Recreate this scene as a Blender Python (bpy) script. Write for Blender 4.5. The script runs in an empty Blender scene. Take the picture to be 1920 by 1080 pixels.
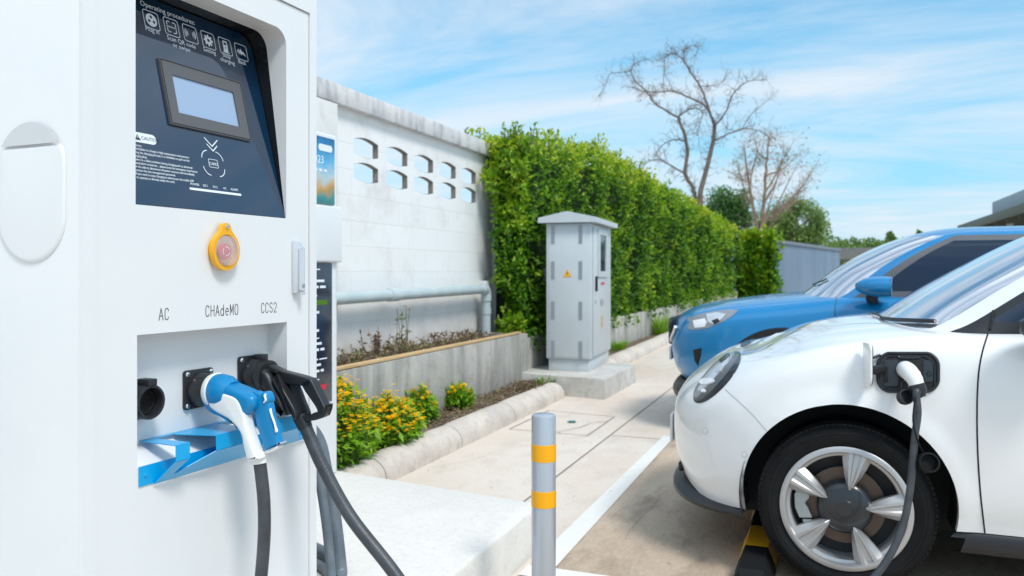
import bpy, bmesh, math, random
from mathutils import Vector, Matrix, noise
from mathutils.bvhtree import BVHTree
from math import sin, cos, pi, radians, atan, sqrt, floor
random.seed(7)
S = bpy.context.scene
C = S.collection
FPX, HZ, CH = 1500.0, 510.0, 1.235            # focal length in px of a 1920 px frame, horizon row, eye height
YAW = atan(585 / FPX)
F2 = Vector((-sin(YAW), cos(YAW), 0)); R2 = Vector((cos(YAW), sin(YAW), 0))
CAM = Vector((0, 0, CH))
def ray(px, py):
    return F2 + R2 * ((px - 960) / FPX) + Vector((0, 0, (HZ - py) / FPX))
def at(px, py, Z): return CAM + ray(px, py) * Z      # measured pixel -> point at depth Z

# ------------------------------------------------------------------ materials
def mat(name, col, rough=.5, metal=0, coat=0, noise_amt=0, nscale=5, bump=0, bscale=60, col2=None, spec=.5,
        trans=0, alpha=1, stretch=None, emit=0, lo=.4, hi=.65, attr=None, transl=0, sheen=0, detail=6):
    m = bpy.data.materials.new(name); m.use_nodes = True
    N, L = m.node_tree.nodes, m.node_tree.links
    b = N['Principled BSDF']; out = N['Material Output']
    c = (*col, 1)
    b.inputs['Base Color'].default_value = c
    b.inputs['Roughness'].default_value = rough
    b.inputs['Metallic'].default_value = metal
    b.inputs['Coat Weight'].default_value = coat
    b.inputs['Coat Roughness'].default_value = .03
    b.inputs['Specular IOR Level'].default_value = spec
    b.inputs['Transmission Weight'].default_value = trans
    b.inputs['Alpha'].default_value = alpha
    if emit:
        b.inputs['Emission Color'].default_value = c; b.inputs['Emission Strength'].default_value = emit
    tc = N.new('ShaderNodeTexCoord'); mp = N.new('ShaderNodeMapping')
    L.new(tc.outputs['Object'], mp.inputs[0])
    if stretch: mp.inputs['Scale'].default_value = stretch
    if attr:
        a = N.new('ShaderNodeAttribute'); a.attribute_name = attr
        r = N.new('ShaderNodeValToRGB'); L.new(a.outputs['Fac'], r.inputs[0])
        cols = [col] + list(col2)
        while len(r.color_ramp.elements) < len(cols): r.color_ramp.elements.new(.5)
        for i, cc in enumerate(cols):
            r.color_ramp.elements[i].position = i / (len(cols) - 1); r.color_ramp.elements[i].color = (*cc, 1)
        L.new(r.outputs[0], b.inputs['Base Color'])
        if transl:
            t = N.new('ShaderNodeBsdfTranslucent'); mx = N.new('ShaderNodeMixShader'); mx.inputs[0].default_value = transl
            L.new(r.outputs[0], t.inputs[0]); L.new(b.outputs[0], mx.inputs[1]); L.new(t.outputs[0], mx.inputs[2]); L.new(mx.outputs[0], out.inputs[0])
    elif col2 is not None:
        n = N.new('ShaderNodeTexNoise'); n.inputs['Scale'].default_value = nscale; n.inputs['Detail'].default_value = detail
        n.inputs['Roughness'].default_value = .62
        L.new(mp.outputs[0], n.inputs[0])
        r = N.new('ShaderNodeValToRGB'); r.color_ramp.elements[0].position = lo; r.color_ramp.elements[1].position = hi
        r.color_ramp.elements[0].color = c; r.color_ramp.elements[1].color = (*col2, 1)
        L.new(n.outputs[0], r.inputs[0]); L.new(r.outputs[0], b.inputs['Base Color'])
    if bump:
        n2 = N.new('ShaderNodeTexNoise'); n2.inputs['Scale'].default_value = bscale; n2.inputs['Detail'].default_value = 5
        L.new(mp.outputs[0], n2.inputs[0])
        bp = N.new('ShaderNodeBump'); bp.inputs['Strength'].default_value = bump; bp.inputs['Distance'].default_value = .01
        L.new(n2.outputs[0], bp.inputs['Height']); L.new(bp.outputs[0], b.inputs['Normal'])
    return m

M = {}
M['white_metal'] = mat('white_powder_coat', (.76, .765, .77), .38, col2=(.735, .745, .755), nscale=2.5, bump=.03, bscale=900)
M['white_plastic'] = mat('white_plastic', (.80, .80, .79), .3, col2=(.70, .70, .69), nscale=18, lo=.55, hi=.8)
M['black_gloss'] = mat('black_gloss', (.01, .011, .013), .18)
M['black_plastic'] = mat('black_plastic', (.016, .017, .02), .38, bump=.08, bscale=500)
M['black_matte'] = mat('black_matte', (.012, .012, .013), .8)
M['rubber'] = mat('rubber', (.0055, .006, .007), .7, bump=.15, bscale=160, col2=(.010, .0105, .0115), nscale=9, spec=.22)
M['cable'] = mat('cable_rubber', (.035, .04, .048), .42, col2=(.06, .066, .075), nscale=14, bump=.1, bscale=200)
M['cable_grey'] = mat('cable_grey', (.10, .125, .15), .42, col2=(.16, .19, .22), nscale=9, bump=.1, bscale=120)
M['panel'] = mat('display_glass', (.003, .024, .060), .06, coat=.6, spec=.8)
M['frame_grey'] = mat('screen_frame', (.10, .10, .108), .45, bump=.05, bscale=300)
M['screen'] = mat('screen_lit', (.27, .37, .52), .12, emit=.08)
M['ink'] = mat('white_ink', (.75, .8, .86), .4)
M['ink_dark'] = mat('dark_ink', (.03, .035, .05), .5)
M['yellow'] = mat('yellow_plastic', (.85, .42, .01), .32)
M['red'] = mat('red_plastic', (.62, .03, .05), .3)
M['chrome'] = mat('chrome', (.75, .76, .78), .15, 1)
M['steel'] = mat('steel', (.55, .56, .58), .3, 1, bump=.05, bscale=200)
M['silver_plastic'] = mat('silver_handle', (.66, .69, .73), .22, .35, coat=.5)
M['blue_sheet'] = mat('blue_sheet_metal', (.0, .36, .72), .32, coat=.25, col2=(.0, .34, .69), nscale=3)
M['blue_plastic'] = mat('blue_plastic', (.0, .205, .46), .34)
M['bollard'] = mat('bollard_steel', (.52, .55, .60), .33, .55, col2=(.46, .49, .54), nscale=6, stretch=(1, 1, .1), bump=.04, bscale=300)
M['tape'] = mat('reflective_tape', (.90, .40, .0), .35, bump=.05, bscale=400)
M['cover'] = None
def clear_mat(name, tint, opac):
    m = bpy.data.materials.new(name); m.use_nodes = True
    N, L = m.node_tree.nodes, m.node_tree.links
    t = N.new('ShaderNodeBsdfTransparent'); t.inputs[0].default_value = (*tint, 1)
    mx = N.new('ShaderNodeMixShader'); mx.inputs[0].default_value = opac
    b = N['Principled BSDF']; b.inputs['Base Color'].default_value = (.8, .8, .82, 1); b.inputs['Roughness'].default_value = .08
    L.new(t.outputs[0], mx.inputs[1]); L.new(b.outputs[0], mx.inputs[2]); L.new(mx.outputs[0], N['Material Output'].inputs[0])
    return m
M['cover'] = clear_mat('clear_cover', (.97, .95, .95), .28)
M['lens'] = clear_mat('clear_lens', (.95, .96, .97), .12)
M['paint_white'] = mat('white_car_paint', (.80, .80, .80), .35, coat=1, spec=.4)
M['paint_blue'] = mat('blue_car_paint', (.0, .205, .47), .28, .1, coat=.6, bump=.0)
M['glass_dark'] = mat('tinted_glass', (.003, .017, .045), .03, spec=.5)
M['glass_wind'] = mat('windscreen_glass', (.74, .74, .76), .03, .9)
M['visor'] = mat('window_visor', (.12, .12, .13), .25, spec=.6)
M['alloy'] = mat('alloy_silver', (.47, .465, .47), .36, .55, coat=.15)
M['alloy_dark'] = mat('wheel_inner', (.02, .02, .022), .6)
M['hub'] = mat('hub_cap', (.018, .022, .028), .28, coat=.3)
M['disc'] = mat('brake_disc', (.12, .09, .075), .38, .6)
M['caliper'] = mat('caliper', (.42, .45, .45), .5, .3)
M['lamp_metal'] = mat('lamp_reflector', (.62, .65, .69), .22, .3)
M['lamp_grey'] = mat('lamp_bezel', (.28, .30, .32), .3, .2)
M['lamp_white'] = mat('lamp_white', (.85, .86, .88), .2)

def concrete(name, c1, c2, c3, s1=1.2, s2=14, stretch=(1, 1, 1), rough=.75, bump=.25, streak=None, grain=90):
    m = bpy.data.materials.new(name); m.use_nodes = True
    N, L = m.node_tree.nodes, m.node_tree.links; b = N['Principled BSDF']; b.inputs['Roughness'].default_value = rough
    tc = N.new('ShaderNodeTexCoord'); mp = N.new('ShaderNodeMapping'); mp.inputs['Scale'].default_value = stretch
    L.new(tc.outputs['Object'], mp.inputs[0])
    def nz(scale, det, src=mp, dist=0):
        n = N.new('ShaderNodeTexNoise'); n.inputs['Scale'].default_value = scale; n.inputs['Detail'].default_value = det
        n.inputs['Roughness'].default_value = .65; n.inputs['Distortion'].default_value = dist
        L.new(src.outputs[0], n.inputs[0]); return n
    def ramp(src, a, c):
        r = N.new('ShaderNodeValToRGB'); r.color_ramp.elements[0].position = a; r.color_ramp.elements[1].position = c
        L.new(src.outputs[0], r.inputs[0]); return r
    def mix(a, bb, f, mode='MIX', fac=None):
        x = N.new('ShaderNodeMix'); x.data_type = 'RGBA'; x.blend_type = mode
        for v, i in ((a, 6), (bb, 7)):
            if isinstance(v, tuple): x.inputs[i].default_value = (*v, 1)
            else: L.new(v, x.inputs[i])
        if isinstance(f, float): x.inputs[0].default_value = f
        else: L.new(f, x.inputs[0])
        return x.outputs[2]
    r1 = ramp(nz(s1, 8, dist=.6), .38, .64)
    r2 = ramp(nz(s2, 7, dist=.3), .5, .78)
    o = mix(c1, c2, r1.outputs[0]); o = mix(o, c3, r2.outputs[0])
    g = ramp(nz(grain, 3), .25, .75)
    o = mix(o, g.outputs[0], .14, 'OVERLAY')
    if streak:
        m2 = N.new('ShaderNodeMapping'); m2.inputs['Scale'].default_value = streak[0]; L.new(tc.outputs['Object'], m2.inputs[0])
        r3 = ramp(nz(streak[1], 6, m2), streak[3], streak[4]); o = mix(o, streak[2], r3.outputs[0])
    L.new(o, b.inputs['Base Color'])
    bp = N.new('ShaderNodeBump'); bp.inputs['Strength'].default_value = bump; bp.inputs['Distance'].default_value = .01
    L.new(nz(grain * .6, 6).outputs[0], bp.inputs['Height']); L.new(bp.outputs[0], b.inputs['Normal'])
    return m
M['ground'] = concrete('pavement_concrete', (.68, .61, .535), (.62, .51, .42), (.54, .47, .40), .7, 6, (1, .5, 1))
M['bay'] = concrete('bay_concrete', (.57, .45, .34), (.40, .30, .215), (.235, .165, .115), .9, 5, (1, .4, 1))
M['pad'] = concrete('island_concrete', (.73, .695, .65), (.69, .655, .61), (.60, .565, .52), 3.2, 30)
M['kerb'] = concrete('kerb_concrete', (.64, .57, .50), (.52, .46, .41), (.42, .37, .32), 2.2, 12)
M['plinth'] = concrete('plinth_concrete', (.58, .56, .53), (.46, .44, .41), (.36, .34, .31), 2.5, 12)
M['planter'] = concrete('weathered_concrete', (.50, .48, .44), (.40, .39, .36), (.32, .27, .21), 1.6, 7,
                        streak=((1, 2.2, .25), 2.2, (.20, .20, .19), .48, .72))
M['coping'] = concrete('stained_coping', (.70, .68, .66), (.62, .60, .59), (.36, .36, .37), 2.5, 5,
                       streak=((1, 2.5, .6), 3.2, (.36, .36, .385), .50, .72))
M['column'] = concrete('white_render', (.72, .71, .69), (.66, .65, .63), (.55, .54, .52), 1.2, 5)
M['dark_block'] = concrete('dark_block', (.24, .22, .20), (.18, .165, .15), (.12, .11, .10), 3, 12)
M['grip_shade'] = mat('grip_shade', (.60, .61, .62), .5)
M['soil'] = concrete('soil', (.12, .085, .06), (.20, .15, .11), (.07, .06, .04), 5, 26, rough=1, bump=1, grain=50)
M['paint_line'] = mat('road_paint', (.76, .74, .70), .6, col2=(.60, .57, .52), nscale=9, lo=.55, hi=.85, bump=.2, bscale=90, detail=9)
M['joint'] = mat('joint_dark', (.24, .20, .165), .9)
M['wood'] = mat('timber', (.62, .43, .22), .65, col2=(.50, .32, .15), nscale=6, stretch=(8, .6, 8), bump=.2, bscale=30)
M['pvc'] = mat('grey_pvc', (.42, .50, .52), .38, col2=(.50, .56, .57), nscale=5)
M['cabinet'] = mat('cabinet_grey', (.54, .58, .60), .42, col2=(.50, .54, .565), nscale=2)
M['vent'] = mat('cabinet_vent', (.36, .39, .42), .55)
M['fence_metal'] = mat('metal_sheet', (.20, .27, .36), .42, .2, col2=(.165, .225, .30), nscale=1.2, stretch=(1, 1, .15))
M['fence_cap'] = mat('metal_cap', (.15, .18, .22), .5)
M['roof_dark'] = mat('roof_dark', (.075, .07, .06), .7, col2=(.12, .11, .09), nscale=2)
M['roof_trim'] = mat('roof_trim', (.14, .15, .12), .6)
M['parapet'] = mat('parapet_metal', (.34, .40, .46), .5, col2=(.28, .33, .38), nscale=2, stretch=(1, 6, 1))
M['bark'] = mat('bark', (.20, .15, .12), .9, col2=(.11, .085, .07), nscale=5, bump=.5, bscale=20)
M['bark_pale'] = mat('bark_pale', (.33, .235, .16), .9, col2=(.21, .15, .11), nscale=5, bump=.4, bscale=20)
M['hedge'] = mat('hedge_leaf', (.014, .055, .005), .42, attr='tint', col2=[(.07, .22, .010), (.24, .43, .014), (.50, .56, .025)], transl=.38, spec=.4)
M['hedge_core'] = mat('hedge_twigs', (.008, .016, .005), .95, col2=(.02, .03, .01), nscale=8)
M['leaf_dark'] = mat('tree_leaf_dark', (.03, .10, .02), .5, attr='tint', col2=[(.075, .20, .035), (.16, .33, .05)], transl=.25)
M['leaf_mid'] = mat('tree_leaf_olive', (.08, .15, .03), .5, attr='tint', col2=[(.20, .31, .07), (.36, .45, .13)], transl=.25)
M['leaf_far'] = mat('far_leaf', (.06, .12, .035), .6, attr='tint', col2=[(.14, .24, .05), (.26, .34, .08)], transl=.2)
M['leaf_bush'] = mat('bush_leaf', (.11, .27, .012), .4, attr='tint', col2=[(.22, .44, .02), (.38, .56, .03)], transl=.35)
M['petal'] = mat('petal_orange', (1, .52, .0), .6, attr='tint', col2=[(1, .66, .004), (1, .82, .015)], transl=.4)
M['dry'] = mat('dry_leaf', (.10, .055, .035), .8, attr='tint', col2=[(.22, .15, .08), (.34, .27, .15), (.14, .20, .05)], transl=.15)
M['teal'] = mat('teal_paint', (.02, .20, .22), .6)

# block wall: courses drawn by a brick texture (faint joints) on white paint
def wall_mat():
    m = bpy.data.materials.new('painted_block_wall'); m.use_nodes = True
    N, L = m.node_tree.nodes, m.node_tree.links; b = N['Principled BSDF']; b.inputs['Roughness'].default_value = .7
    tc = N.new('ShaderNodeTexCoord'); sx = N.new('ShaderNodeSeparateXYZ'); cx = N.new('ShaderNodeCombineXYZ')
    L.new(tc.outputs['Object'], sx.inputs[0]); L.new(sx.outputs['Y'], cx.inputs['X']); L.new(sx.outputs['Z'], cx.inputs['Y'])
    mp = N.new('ShaderNodeMapping'); mp.inputs['Location'].default_value = (.12, -.035, 0); L.new(cx.outputs[0], mp.inputs[0])
    br = N.new('ShaderNodeTexBrick'); br.inputs['Scale'].default_value = 1; br.inputs['Brick Width'].default_value = .5
    br.inputs['Row Height'].default_value = .2; br.inputs['Mortar Size'].default_value = .006; br.inputs['Mortar Smooth'].default_value = .6
    br.inputs['Color1'].default_value = (.83, .825, .815, 1); br.inputs['Color2'].default_value = (.81, .80, .79, 1); br.inputs['Mortar'].default_value = (.75, .74, .725, 1)
    L.new(mp.outputs[0], br.inputs[0])
    n = N.new('ShaderNodeTexNoise'); n.inputs['Scale'].default_value = 2.4; n.inputs['Detail'].default_value = 9; n.inputs['Roughness'].default_value = .7
    L.new(tc.outputs['Object'], n.inputs[0])
    r = N.new('ShaderNodeValToRGB'); r.color_ramp.elements[0].position = .52; r.color_ramp.elements[1].position = .85; L.new(n.outputs[0], r.inputs[0])
    x = N.new('ShaderNodeMix'); x.data_type = 'RGBA'; L.new(r.outputs[0], x.inputs[0]); L.new(br.outputs[0], x.inputs[6]); x.inputs[7].default_value = (.60, .575, .55, 1)
    # rising damp: dirt near the soil line
    mr = N.new('ShaderNodeMapRange'); mr.inputs[1].default_value = 1.05; mr.inputs[2].default_value = .55; L.new(sx.outputs['Z'], mr.inputs[0])
    n3 = N.new('ShaderNodeTexNoise'); n3.inputs['Scale'].default_value = 5; n3.inputs['Detail'].default_value = 8; L.new(tc.outputs['Object'], n3.inputs[0])
    mu = N.new('ShaderNodeMath'); mu.operation = 'MULTIPLY'; L.new(mr.outputs[0], mu.inputs[0]); L.new(n3.outputs[0], mu.inputs[1])
    x2 = N.new('ShaderNodeMix'); x2.data_type = 'RGBA'; L.new(mu.outputs[0], x2.inputs[0]); L.new(x.outputs[2], x2.inputs[6]); x2.inputs[7].default_value = (.40, .34, .28, 1)
    L.new(x2.outputs[2], b.inputs['Base Color'])
    bp = N.new('ShaderNodeBump'); bp.inputs['Strength'].default_value = .18; bp.inputs['Distance'].default_value = .01; bp.invert = True
    L.new(br.outputs['Fac'], bp.inputs['Height']); L.new(bp.outputs[0], b.inputs['Normal'])
    return m
M['wall'] = wall_mat()
def poster_mat():
    m = bpy.data.materials.new('advert_print'); m.use_nodes = True
    N, L = m.node_tree.nodes, m.node_tree.links; b = N['Principled BSDF']; b.inputs['Roughness'].default_value = .15
    tc = N.new('ShaderNodeTexCoord'); sx = N.new('ShaderNodeSeparateXYZ'); L.new(tc.outputs['Object'], sx.inputs[0])
    n = N.new('ShaderNodeTexNoise'); n.inputs['Scale'].default_value = 14; n.inputs['Detail'].default_value = 3; L.new(tc.outputs['Object'], n.inputs[0])
    ad = N.new('ShaderNodeMath'); ad.operation = 'MULTIPLY_ADD'; ad.inputs[1].default_value = .10; L.new(n.outputs[0], ad.inputs[0]); L.new(sx.outputs['Z'], ad.inputs[2])
    mr = N.new('ShaderNodeMapRange'); mr.inputs[1].default_value = 1.40; mr.inputs[2].default_value = 1.77; L.new(ad.outputs[0], mr.inputs[0])
    r = N.new('ShaderNodeValToRGB'); e = r.color_ramp.elements
    e[0].position = 0; e[0].color = (.05, .20, .22, 1); e[1].position = 1; e[1].color = (.004, .07, .20, 1)
    for p, c in ((.16, (.06, .30, .30)), (.24, (.50, .28, .06)), (.32, (.62, .38, .16)), (.42, (.50, .60, .62)), (.62, (.10, .42, .66)), (.82, (.01, .20, .42))):
        k = e.new(p); k.color = (*c, 1)
    L.new(mr.outputs[0], r.inputs[0]); L.new(r.outputs[0], b.inputs['Base Color']); return m
M['poster'] = poster_mat()
M['info'] = mat('info_panel', (.012, .022, .04), .12, col2=(.03, .03, .045), nscale=3)

# ------------------------------------------------------------------ mesh helpers
class MB:
    def __init__(s): s.bm = bmesh.new(); s.tints = []
    def face(s, pts, tint=None):
        f = s.bm.faces.new([s.bm.verts.new(p) for p in pts]); s.tints.append(tint); return f
    def _merge(s, b2):
        me = bpy.data.meshes.new('t'); b2.to_mesh(me); b2.free(); s.bm.from_mesh(me); bpy.data.meshes.remove(me)
    def box(s, x0, x1, y0, y1, z0, z1, bev=0, seg=2, mtx=None):
        b = bmesh.new(); bmesh.ops.create_cube(b, size=1)
        for v in b.verts: v.co = Vector((x0 + (v.co.x + .5) * (x1 - x0), y0 + (v.co.y + .5) * (y1 - y0), z0 + (v.co.z + .5) * (z1 - z0)))
        if bev: bmesh.ops.bevel(b, geom=b.edges[:], offset=bev, segments=seg, affect='EDGES', profile=.5)
        if mtx: b.transform(mtx)
        s._merge(b); return s
    def rings(s, rings, cap0=True, cap1=True, closed=True):
        vr = [[s.bm.verts.new(p) for p in r] for r in rings]
        n = len(vr[0])
        for a, b in zip(vr, vr[1:]):
            for i in range(n if closed else n - 1):
                j = (i + 1) % n
                try: s.bm.faces.new((a[i], a[j], b[j], b[i]))
                except ValueError: pass
        if cap0 and closed: s.bm.faces.new(list(reversed(vr[0])))
        if cap1 and closed: s.bm.faces.new(vr[-1])
        return s
    def tube(s, pts, r, sides=12, cap=True, flat=None, up=None):
        """r: number or list; flat: (scale along normal, scale along binormal)"""
        pts = [Vector(p) for p in pts]; n = len(pts)
        rr = r if isinstance(r, (list, tuple)) else [r] * n
        T = []
        for i in range(n):
            t = (pts[min(i + 1, n - 1)] - pts[max(i - 1, 0)]); T.append(t.normalized() if t.length > 1e-9 else Vector((0, 0, 1)))
        u = Vector(up) if up else (Vector((0, 0, 1)) if abs(T[0].z) < .9 else Vector((1, 0, 0)))
        u = (u - T[0] * u.dot(T[0])).normalized(); rings = []
        for i in range(n):
            if up: u = Vector(up)
            u = (u - T[i] * u.dot(T[i])).normalized(); w = T[i].cross(u)
            fa, fb = flat if flat else (1, 1)
            if isinstance(rr[i], (tuple, list)): a_, b_ = rr[i]
            else: a_, b_ = rr[i] * fa, rr[i] * fb
            rings.append([pts[i] + u * (cos(2 * pi * k / sides) * a_) + w * (sin(2 * pi * k / sides) * b_) for k in range(sides)])
        return s.rings(rings, cap, cap)
    def lathe(s, prof, origin=(0, 0, 0), axis='Z', sides=32, closed=False, cap=True):
        """prof: (r, h) list"""
        o = Vector(origin); rings = []
        for r, h in prof:
            ring = []
            for k in range(sides):
                a = 2 * pi * k / sides; c_, s_ = cos(a) * r, sin(a) * r
                ring.append(o + (Vector((c_, s_, h)) if axis == 'Z' else Vector((c_, -h, s_)) if axis == 'Y' else Vector((h, c_, s_))))
            rings.append(ring)
        if closed: rings.append(rings[0])
        s.rings(rings, cap and not closed and prof[0][0] > 1e-5, cap and not closed and prof[-1][0] > 1e-5); return s
    def prism(s, poly, mtx, t, bev=0):
        """poly 2D list, extruded from z=0 to z=t in matrix space"""
        b = bmesh.new(); vs = [b.verts.new((x, y, 0)) for x, y in poly]; f = b.faces.new(vs)
        ex = bmesh.ops.extrude_face_region(b, geom=[f]); 
        for v in ex['geom']:
            if isinstance(v, bmesh.types.BMVert): v.co.z += t
        bmesh.ops.recalc_face_normals(b, faces=b.faces[:])
        if bev: bmesh.ops.bevel(b, geom=b.edges[:], offset=bev, segments=2, affect='EDGES', profile=.5)
        b.transform(mtx); s._merge(b); return s
    def mesh(s, me, mtx):
        b = bmesh.new(); b.from_mesh(me); b.transform(mtx); s._merge(b); return s
    def build(s, name, m, parent=None, smooth=35, tints=None, doubles=0, recalc=True):
        bm = s.bm
        if doubles: bmesh.ops.remove_doubles(bm, verts=bm.verts[:], dist=doubles)
        if recalc: bmesh.ops.recalc_face_normals(bm, faces=bm.faces[:])
        if smooth:
            th = radians(smooth)
            for f in bm.faces: f.smooth = True
            for e in bm.edges:
                if len(e.link_faces) == 2 and e.calc_face_angle(0) > th: e.smooth = False
        me = bpy.data.meshes.new(name); bm.to_mesh(me); bm.free()
        if tints:
            a = me.attributes.new('tint', 'FLOAT', 'FACE'); a.data.foreach_set('value', tints)
        me.materials.append(m if not isinstance(m, str) else M[m])
        o = bpy.data.objects.new(name, me); C.objects.link(o); o.parent = parent
        return o
def tag(o, label=None, cat=None, group=None, kind=None):
    if label: o['label'] = label
    if cat: o['category'] = cat
    if group: o['group'] = group
    if kind: o['kind'] = kind
    return o
def empty(name, loc=(0, 0, 0), rz=0, label=None, cat=None, group=None):
    o = bpy.data.objects.new(name, None); C.objects.link(o); o.location = loc; o.rotation_euler = (0, 0, rz); o.empty_display_size = .1
    return tag(o, label, cat, group)
def copy_tree(o, parent=None):
    kids = [k for k in bpy.data.objects if k.parent == o]
    c = o.copy(); C.objects.link(c); c.parent = parent
    for k in kids: copy_tree(k, c)
    return c
def frame_m(o, x, y, z):
    m = Matrix.Identity(4)
    for i, a in enumerate((x, y, z)):
        for j in range(3): m[j][i] = a[j]
    for j in range(3): m[j][3] = o[j]
    return m
def txt(s, size, ext=.0002, align='CENTER', space=1.0, xs=1.0):
    c = bpy.data.curves.new('t', 'FONT'); c.body = s; c.size = size; c.extrude = ext; c.align_x = align; c.space_character = space; c.resolution_u = 3
    o = bpy.data.objects.new('t', c); me = bpy.data.meshes.new_from_object(o); bpy.data.objects.remove(o); bpy.data.curves.remove(c)
    if xs != 1: me.transform(Matrix.Scale(xs, 4, (1, 0, 0)))
    return me
def plate(outer, holes, t):
    """flat 2D sheet with holes, thickness t centred on z=0"""
    c = bpy.data.curves.new('t', 'CURVE'); c.dimensions = '2D'; c.fill_mode = 'BOTH'; c.extrude = t / 2
    for poly in [outer] + list(holes):
        sp = c.splines.new('POLY'); sp.points.add(len(poly) - 1); sp.use_cyclic_u = True
        for i, (x, y) in enumerate(poly): sp.points[i].co = (x, y, 0, 1)
    o = bpy.data.objects.new('t', c); me = bpy.data.meshes.new_from_object(o); bpy.data.objects.remove(o); bpy.data.curves.remove(c); return me
def rrect(x0, x1, y0, y1, r, n=6):
    rs = r if isinstance(r, (list, tuple)) else [r] * 4          # order: br, tr, tl, bl
    out = []
    for (cx, cy, a0), q in zip(((x1, y0, -90), (x1, y1, 0), (x0, y1, 90), (x0, y0, 180)), rs):
        sx = -1 if cx == x1 else 1; sy = -1 if cy == y1 else 1
        if q < 1e-6: out.append((cx, cy)); continue
        for k in range(n + 1):
            a = radians(a0 + 90 * k / n); out.append((cx + sx * q + cos(a) * q, cy + sy * q + sin(a) * q))
    return out
def ring_poly(cx, cy, rx, ry=None, n=32, a0=0, a1=360):
    ry = ry or rx
    return [(cx + rx * cos(radians(a0 + (a1 - a0) * k / n)), cy + ry * sin(radians(a0 + (a1 - a0) * k / n))) for k in range(n)]
def smooth_path(pts, n=8):
    pts = [Vector(p) for p in pts]; out = []
    P = [pts[0] * 2 - pts[1]] + pts + [pts[-1] * 2 - pts[-2]]
    for i in range(1, len(P) - 2):
        for k in range(n):
            t = k / n; p0, p1, p2, p3 = P[i - 1:i + 3]
            out.append(.5 * ((2 * p1) + (p2 - p0) * t + (2 * p0 - 5 * p1 + 4 * p2 - p3) * t * t + (3 * p1 - p0 - 3 * p2 + p3) * t ** 3))
    out.append(pts[-1]); return out

# ================================================================== SETTING
def sheet(name, x0, x1, y0, y1, z, m, kind='structure'):
    b = MB(); b.face([(x0, y0, z), (x1, y0, z), (x1, y1, z), (x0, y1, z)]); o = b.build(name, m, smooth=0); tag(o, kind=kind); return o
sheet('ground', -300, 300, -60, 500, 0, 'ground')
sheet('parking_bay', -1.045, 9, -6, 40, .004, 'bay')
b = MB()
b.face([(-1.150, 3.16, .008), (-1.040, 3.16, .008), (-1.040, 5.95, .008), (-1.120, 6.02, .008)])
b.build('bay_end_line', 'paint_line', smooth=0)['kind'] = 'structure'
b = MB(); b.face([(-1.155, 3.03, .009), (6, 3.03, .009), (6, 3.13, .009), (-1.155, 3.15, .009)])
b.build('bay_dividing_line', 'paint_line', smooth=0)['kind'] = 'structure'
b = MB(); b.face([(-1.1, 5.95, .009), (6, 5.95, .009), (6, 6.05, .009), (-1.12, 6.05, .009)])
b = MB()
def strip(b, x0, y0, x1, y1, w, z=.004):
    d = (Vector((x1, y1, 0)) - Vector((x0, y0, 0))).normalized(); n = Vector((-d.y, d.x, 0)) * w / 2
    b.face([(x0 - n.x, y0 - n.y, z), (x1 - n.x, y1 - n.y, z), (x1 + n.x, y1 + n.y, z), (x0 + n.x, y0 + n.y, z)])
strip(b, -1.50, 3.0, -1.53, 26, .010)
for y in (5.9, 12.5, 18.5): strip(b, -1.5, y, -1.045, y, .008, .0035)
# access cover outline and cracks in the pavement
q = [(-2.30, 5.84), (-2.28, 6.75), (-1.66, 6.66), (-1.66, 5.82)]
for i in range(4): strip(b, *q[i], *q[(i + 1) % 4], .008, .0045 + i * .0004)
pth = [(-1.98, 5.80), (-1.88, 5.93), (-1.80, 6.10), (-1.77, 6.3), (-1.66, 6.42)]
for i, (p0, p1) in enumerate(zip(pth, pth[1:])): strip(b, *p0, *p1, .007, .0066 + i * .0003)
for seed_, x0, y0, dx, dy, n_, zc in ((1, -2.3, 4.5, .10, .16, 9, .0072), (3, -1.45, 7.4, .05, .2, 10, .0072), (4, -.85, 3.6, .04, .2, 12, .0092)):
    random.seed(seed_); p_ = Vector((x0, y0))
    for k in range(n_):
        q2 = p_ + Vector((dx * random.uniform(.5, 1.4) + random.uniform(-.05, .05), dy * random.uniform(.5, 1.4) + random.uniform(-.05, .05)))
        strip(b, *p_, *q2, .0018, zc + k * .0001); p_ = q2
b.build('pavement_joints', 'joint', smooth=0)['kind'] = 'structure'
b = MB()
for (x, y, r) in ((-1.93, 6.30, .035), (-2.02, 5.98, .022)):
    b.face([(x + cos(a * pi / 6) * r * (1 + .3 * sin(3 * a)), y + sin(a * pi / 6) * r * 1.2, .009) for a in range(12)])
b.build('paint_marks', 'teal', smooth=0)['kind'] = 'structure'

# charging island: raised slab with chamfered, slightly rough edge
def chamfer_slab(name, corners, h, ch, m, sub=.09, rough=.004, z0=0):
    n = len(corners); outline = []
    for i in range(n):
        p, q = Vector(corners[i]), Vector(corners[(i + 1) % n]); k = max(2, int((q - p).length / sub))
        for j in range(k): outline.append(p.lerp(q, j / k))
    cen = sum((Vector(c) for c in corners), Vector((0, 0))) / n
    def inset(p, d, s):
        v = (cen - p); l = v.length; w = p + Vector((max(-d, min(d, v.x)), max(-d, min(d, v.y))))
        return w + Vector((noise.noise(Vector((p.x * 6, p.y * 6, s))), noise.noise(Vector((p.x * 6, p.y * 6, s + 9))))) * rough
    b = MB()
    b.rings([[(*p, z0) for p in outline], [(*inset(p, 0, 1), h - ch) for p in outline], [(*inset(p, ch * .45, 2), h - ch * .3) for p in outline],
             [(*inset(p, ch, 3), h) for p in outline]], cap0=False)
    o = b.build(name, m, smooth=50); return o
tag(chamfer_slab('charging_island', [(-4.2, -1.5), (-1.20, -1.5), (-1.18, 3.38), (-2.60, 3.60), (-4.2, 3.62)], .2, .012, 'pad'), kind='structure')

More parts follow.
